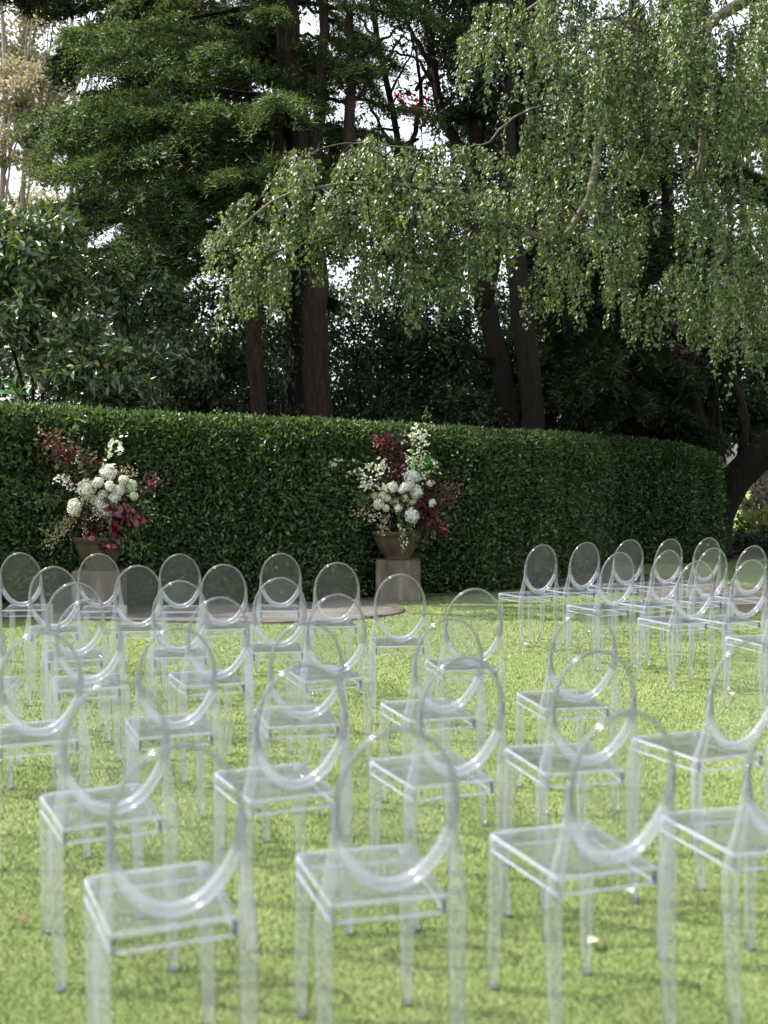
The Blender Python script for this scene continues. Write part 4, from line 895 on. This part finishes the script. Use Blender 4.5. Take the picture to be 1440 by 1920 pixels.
# weeping birch
def birch():
    g = rng(33)
    TP = [at(*p) for p in [(1560, 1000, 15.6), (1530, 700, 15.6), (1500, 400, 15.5), (1490, 100, 15.4), (1500, -250, 15.4)]]; TP[0][2] = 0
    root = empty('weeping_birch', (TP[0][0], TP[0][1], 0)); tag(root, 'weeping birch with pale limbs and hanging leafy curtains over the right half', 'tree')
    tr, C = trunk_part(root, TP, 0.24, 0.12, M_barkpale, 34)
    limbs = [([(1500, -20, 15.4), (1400, 0, 15.1), (1330, 45, 14.8), (1240, 115, 14.4), (1165, 190, 14.0), (1130, 240, 13.8), (1118, 310, 13.6), (1095, 390, 13.4), (1045, 452, 13.2), (960, 420, 13.0), (890, 372, 12.8), (790, 352, 12.7), (690, 345, 12.6), (600, 352, 12.5), (520, 372, 12.4), (450, 425, 12.4), (412, 470, 12.4)], 0.085, 0.010),
             ([(1165, 190, 14.0), (1080, 190, 13.6), (980, 212, 13.3), (900, 272, 13.0), (800, 285, 12.9), (700, 266, 12.8), (610, 275, 12.7), (565, 300, 12.6)], 0.018, 0.004),
             ([(1500, -120, 15.4), (1300, -90, 15), (1120, -50, 14.4), (1000, 10, 13.9), (920, 80, 13.5), (870, 130, 13.3), (850, 165, 13.3)], 0.06, 0.006),
             ([(1495, 480, 15.5), (1420, 600, 15.2), (1385, 520, 15.0), (1340, 430, 14.8), (1315, 330, 14.6), (1320, 200, 14.4)], 0.09, 0.03),
             ([(1500, 420, 15.5), (1440, 480, 15.3), (1400, 420, 15.1), (1390, 300, 15)], 0.06, 0.02),
             ([(1240, 115, 14.4), (1200, 60, 14), (1130, 30, 13.6), (1080, 60, 13.4)], 0.03, 0.006),
             ([(1330, 45, 14.8), (1290, 150, 14.2), (1240, 230, 13.8), (1190, 320, 13.4)], 0.035, 0.008),
             ([(890, 372, 12.8), (840, 400, 12.7), (740, 402, 12.5), (680, 410, 12.4), (640, 440, 12.3)], 0.018, 0.005)]
    b = MB(); LP = []
    for p, r0, r1 in limbs:
        K = curve([at(*q) for q in p], 40, g, 0.012); b.tube(K - np.array(root.location), np.linspace(r0, r1, 40), 8); LP.append(K)
    link('limb', b.mesh('limb', [M_barkpale], True), root)
    LP = np.concatenate(LP)
    polys = [([(1030, -60), (1470, -60), (1470, 560), (1380, 590), (1200, 540), (1060, 490), (1000, 430), (960, 350), (905, 285), (960, 215), (1035, 195), (1045, 100)], 1550, (12.9, 15.5), (0.25, 0.95)),
             ([(960, 350), (900, 272), (800, 285), (720, 264), (620, 272), (565, 300), (505, 360), (440, 400), (405, 465), (450, 520), (520, 540), (575, 480), (640, 470), (760, 500), (840, 540), (920, 520), (1000, 430)], 1050, (12.2, 13.6), (0.2, 0.7)),
             ([(1010, 470), (1200, 520), (1440, 560), (1440, 640), (1300, 600), (1120, 560), (1020, 520)], 90, (13.0, 15.0), (0.35, 0.8)),
             ([(1040, -60), (940, -60), (885, 100), (850, 150), (895, 175), (960, 140), (1040, 70)], 62, (13.0, 14.0), (0.2, 0.6))]
    c = Cloud(); tw = MB(); loc = np.array(root.location)
    for poly, n, (y0, y1), (l0, l1) in polys:
        pp = np.array(poly, float); lo, hi = pp.min(0), pp.max(0); got = 0
        while got < n:
            q = lo + (hi - lo) * g.random((1, 2))
            if not in_poly(q, pp)[0]: continue
            o0 = at(q[0, 0], q[0, 1], g.uniform(y0, y1)); lone = g.random() < 0.2
            # an arching side branch, strings hang along it
            ln_b = g.uniform(0.35, 0.9); ab = np.array([-g.uniform(0.3, 1.0) * ln_b, g.normal(-0.1, 0.3) * ln_b, 0.0]); ab *= -1 if (g.random() < 0.3 and q[0, 0] > 1000) else 1
            bt = np.linspace(0, 1, 7); BR = o0 + ab * bt[:, None] + np.c_[0 * bt, 0 * bt, 0.16 * np.sin(bt * 2.4) - 0.30 * bt ** 2.2] * ln_b
            if not lone:
                tw.tube(BR - loc, np.linspace(0.006, 0.002, 7), 5, False)
                k = np.argmin(((LP - o0) ** 2).sum(1)); e = LP[k]
                if np.linalg.norm(e - o0) < 1.0: tw.tube(curve([e, (e + o0) / 2 + np.array([0, 0, 0.07]), o0], 6) - loc, np.linspace(0.010, 0.006, 6), 5, False)
            lng = g.uniform(l0, l1) * (1.5 if q[0, 1] < 150 else 1.0)
            for _ in range(1 if lone else g.integers(6, 12)):
                got += 1
                s_ = g.random(); o = np.array([np.interp(s_, bt, BR[:, i]) for i in range(3)]); L0 = lng * g.uniform(0.45, 1.15)
                m_ = 9; t = np.linspace(0, 1, m_)
                dx, dy = g.normal(-0.05, 0.09), g.normal(-0.03, 0.08)
                S = o + np.c_[dx * np.sqrt(t) * L0 + 0.015 * np.sin(t * 7 + g.uniform(0, 6)), dy * np.sqrt(t) * L0, -L0 * t + 0.06 * L0 * np.sin(t * np.pi)]
                if g.random() < 0.7: tw.tube(S - loc, np.linspace(0.0032, 0.0012, m_), 4, False)
                nl = int(L0 / 0.0165); ti = g.random(nl)
                P = np.stack([np.interp(ti, t, S[:, i]) for i in range(3)], 1) + g.standard_normal((nl, 3)) * 0.020
                A = g.standard_normal((nl, 3)) * 0.5 + np.array([-0.15, -0.1, -0.8]); Nn = unit(g.standard_normal((nl, 3)) * 0.6 + np.array([-0.15, -0.55, 0.45]))
                c.add(leaves(P, A, Nn, g.uniform(0.036, 0.070, nl), g.uniform(0.013, 0.025, nl), 0.12, 0.36))
    link('twig', tw.mesh('twig', [M_barkdark], False), root)
    o = link('crown', c.mesh('crown', M_birch), root, (-loc[0], -loc[1], 0)); o['kind'] = 'stuff'
birch()

# crowns that close the canopy above and behind the frame at the right
plain_tree('tree', 'dark leafy tree standing deep behind the birch at the right', [(1200, 900, 24), (1200, 500, 24), (1190, 100, 24), (1190, -150, 24)], 0.2, 0.1, M_barkdark, 97, None,
           [((1120, 350, 23.5), (1.6, 1, 1.6), 5200, 60), ((1290, 250, 24), (1.8, 1, 1.8), 5200, 60), ((1230, 520, 23), (1.6, .8, 1.0), 4600, 50), ((1080, 120, 23.5), (1.4, 1, 1.5), 3600, 40), ((1230, 640, 23), (1.3, .7, .7), 3200, 30), ((1060, 520, 23.5), (1.0, .8, 1.0), 3000, 30)], M_under, 0.13, 0.036)
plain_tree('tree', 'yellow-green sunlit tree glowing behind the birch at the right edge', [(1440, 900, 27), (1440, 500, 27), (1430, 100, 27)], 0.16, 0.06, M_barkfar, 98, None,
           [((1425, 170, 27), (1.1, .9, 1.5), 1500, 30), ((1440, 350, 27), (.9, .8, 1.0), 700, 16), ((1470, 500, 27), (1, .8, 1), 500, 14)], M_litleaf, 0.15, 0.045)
# red-leaved saplings glimpsed through gaps
plain_tree('sapling', 'thin red-leaved sapling glimpsed against the sky in the upper middle', [(800, 900, 24), (798, 400, 24), (792, 220, 24), (795, 180, 24)], 0.04, 0.01, M_barkdark, 99, None, [((792, 205, 24), (.28, .2, .32), 130, 7), ((752, 190, 24), (.15, .15, .2), 50, 4)], M_red, 0.13, 0.035, flare=1.1)

# broad-leaved plant above the hedge at the far left
def broad_plant():
    B = at(35, 900, 13.9); root = empty('broad_leaved_plant', (B[0], B[1], 0)); tag(root, 'plant with large bright green leaves just above the hedge at the left edge', 'plant')
    k = MB(); top = at(36, 745, 13.9); K = curve([np.array([B[0], B[1], 0]), (np.array([B[0], B[1], 0]) + top) / 2 + [0.03, 0, 0], top], 10); k.tube(K - np.array(root.location), np.linspace(0.014, 0.008, 10), 7); link('stem', k.mesh('stem', [M_stem], True), root)
    tips = [((2, 722), 0.045), ((62, 728), 0.04), ((37, 700), 0.05), ((15, 740), 0.04), ((55, 745), 0.04), ((-10, 745), 0.05)]
    for (u, v), w in tips:
        t = at(u, v, 13.75); n = 9; V = []; ax = t - top; side = unit(np.cross(ax, [0, -0.6, 0.8])); up = unit(np.cross(side, ax))
        for i in range(n):
            s = i / (n - 1); ww = w * math.sin(math.pi * min(0.999, s * 0.97 + 0.02)) ** 0.7; c = top + ax * s + up * 0.06 * math.sin(s * 2.6)
            V += [c + side * ww + up * ww * 0.3, c, c - side * ww + up * ww * 0.3]
        Q = []
        for i in range(n - 1):
            a = i * 3; Q += [(a, a + 1, a + 4, a + 3), (a + 1, a + 2, a + 5, a + 4)]
        link('leaf', mesh_np('leaf', np.array(V) - np.array(root.location), np.array(Q), [M_broad], True), root)
broad_plant()

# the wood behind, one dark mass with light sparkling through
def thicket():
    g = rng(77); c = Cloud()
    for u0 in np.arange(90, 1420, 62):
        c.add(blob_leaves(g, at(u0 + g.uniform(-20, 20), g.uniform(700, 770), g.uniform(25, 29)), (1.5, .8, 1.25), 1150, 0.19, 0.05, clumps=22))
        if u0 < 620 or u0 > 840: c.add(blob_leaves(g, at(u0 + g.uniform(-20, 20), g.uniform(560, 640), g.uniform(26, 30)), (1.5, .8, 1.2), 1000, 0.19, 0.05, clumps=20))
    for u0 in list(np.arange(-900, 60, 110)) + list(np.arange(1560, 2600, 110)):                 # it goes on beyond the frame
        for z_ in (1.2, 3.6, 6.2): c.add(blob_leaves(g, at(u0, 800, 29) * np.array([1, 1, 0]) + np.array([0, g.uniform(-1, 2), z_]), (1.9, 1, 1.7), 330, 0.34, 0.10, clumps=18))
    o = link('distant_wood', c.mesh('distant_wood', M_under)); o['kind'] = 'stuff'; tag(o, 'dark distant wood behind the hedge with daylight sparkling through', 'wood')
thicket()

plain_tree('tree', 'dark leafy tree closing the centre behind the leaning trunk', [(830, 900, 24.5), (835, 500, 24.5), (850, 300, 24.5), (860, 200, 24.5)], 0.14, 0.06, M_barkdark, 105, None,
           [((900, 350, 24.5), (1.2, .8, 1.3), 3000, 36), ((790, 430, 24), (1.2, .8, 1.0), 2400, 30), ((1000, 330, 24.5), (1.1, .8, 1.2), 2400, 30), ((900, 230, 24.5), (.9, .8, .6), 1500, 18), ((680, 440, 24), (.9, .8, .8), 1500, 20), ((760, 330, 24), (.9, .7, .5), 1000, 14), ((660, 290, 23.5), (.6, .6, .8), 900, 14)], M_under, 0.13, 0.036)
# far trees
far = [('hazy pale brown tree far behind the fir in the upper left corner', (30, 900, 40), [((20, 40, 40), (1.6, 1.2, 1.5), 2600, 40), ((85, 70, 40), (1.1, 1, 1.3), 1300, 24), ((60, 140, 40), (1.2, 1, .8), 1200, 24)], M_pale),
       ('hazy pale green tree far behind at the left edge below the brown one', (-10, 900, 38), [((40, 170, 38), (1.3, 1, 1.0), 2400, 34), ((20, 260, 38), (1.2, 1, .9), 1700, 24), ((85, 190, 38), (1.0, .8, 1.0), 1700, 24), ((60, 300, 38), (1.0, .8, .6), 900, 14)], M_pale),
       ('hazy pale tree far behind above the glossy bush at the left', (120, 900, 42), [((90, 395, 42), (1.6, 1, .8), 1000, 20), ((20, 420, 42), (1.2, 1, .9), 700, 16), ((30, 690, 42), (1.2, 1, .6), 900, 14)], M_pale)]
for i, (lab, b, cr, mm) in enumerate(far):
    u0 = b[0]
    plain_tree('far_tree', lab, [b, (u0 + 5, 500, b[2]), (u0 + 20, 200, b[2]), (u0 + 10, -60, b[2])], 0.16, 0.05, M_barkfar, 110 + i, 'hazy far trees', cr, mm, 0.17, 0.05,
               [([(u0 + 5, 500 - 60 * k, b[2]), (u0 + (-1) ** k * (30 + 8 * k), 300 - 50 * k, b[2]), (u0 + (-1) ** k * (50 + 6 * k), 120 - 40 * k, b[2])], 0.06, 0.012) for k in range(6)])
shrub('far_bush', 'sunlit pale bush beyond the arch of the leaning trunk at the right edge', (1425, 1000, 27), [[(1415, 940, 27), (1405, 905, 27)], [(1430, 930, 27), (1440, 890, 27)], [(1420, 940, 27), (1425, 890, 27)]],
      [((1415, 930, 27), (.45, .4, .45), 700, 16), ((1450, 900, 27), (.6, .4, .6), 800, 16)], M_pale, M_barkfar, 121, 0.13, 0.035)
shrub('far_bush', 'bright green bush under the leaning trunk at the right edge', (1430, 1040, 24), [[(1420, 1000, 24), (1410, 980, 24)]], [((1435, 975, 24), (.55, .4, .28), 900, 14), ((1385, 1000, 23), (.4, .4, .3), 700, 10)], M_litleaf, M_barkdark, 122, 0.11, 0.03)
shrub('bush', 'dark low bush in shade beside the right end of the hedge', (1410, 1060, 21), [[(1400, 1030, 21), (1390, 1010, 21)]], [((1400, 1035, 21), (.75, .4, .3), 2600, 20), ((1450, 1030, 21), (.6, .4, .35), 1900, 16)], M_under, M_barkdark, 123, 0.10, 0.028)

# ------------------------------------------------------------------ small things on the lawn
M_petal = petal_mat('fallen_pale', [(0, (0.62, 0.5, 0.34)), (1, (0.7, 0.6, 0.45))], 0.2)
M_orange = petal_mat('fallen_orange', [(0, (0.13, 0.055, 0.025)), (1, (0.16, 0.065, 0.03))], 0.2)
for i, (u, v, s, mm, lab) in enumerate([(1371, 1309, 0.05, M_petal, 'pale fallen leaf on the grass behind the right-hand chair legs'), (1365, 1302, 0.035, M_petal, 'smaller pale fallen leaf beside the pale one at right'),
                                       (1113, 1782, 0.05, M_petal, 'pale fallen leaf by the leg of a near chair'), (1180, 1686, 0.045, M_greenw, 'pale green fallen leaf under a near chair seat'), (40, 1741, 0.04, M_orange, 'orange fallen leaf on the grass at the left edge'), (987, 1214, 0.06, M_petal, 'straw-coloured fallen leaf beside a chair foot at far right block')]):
    p = ground(u, v); k = 7; V = []
    for j in range(k):
        t = j / (k - 1); w = s * 0.42 * math.sin(math.pi * (0.04 + 0.92 * t)); V += [(-w, s * (t - .5), 0.012 + 0.010 * math.sin(t * 3)), (0, s * (t - .5), 0.004 + 0.010 * math.sin(t * 3)), (w, s * (t - .5), 0.012 + 0.010 * math.sin(t * 3))]
    Q = []
    for j in range(k - 1): a = j * 3; Q += [(a, a + 1, a + 4, a + 3), (a + 1, a + 2, a + 5, a + 4)]
    o = link('fallen_leaf', mesh_np('fallen_leaf', np.array(V), np.array(Q), [mm], True), None, (p[0], p[1], 0.018), i * 1.1); tag(o, lab, 'leaf', 'fallen leaves on the lawn')
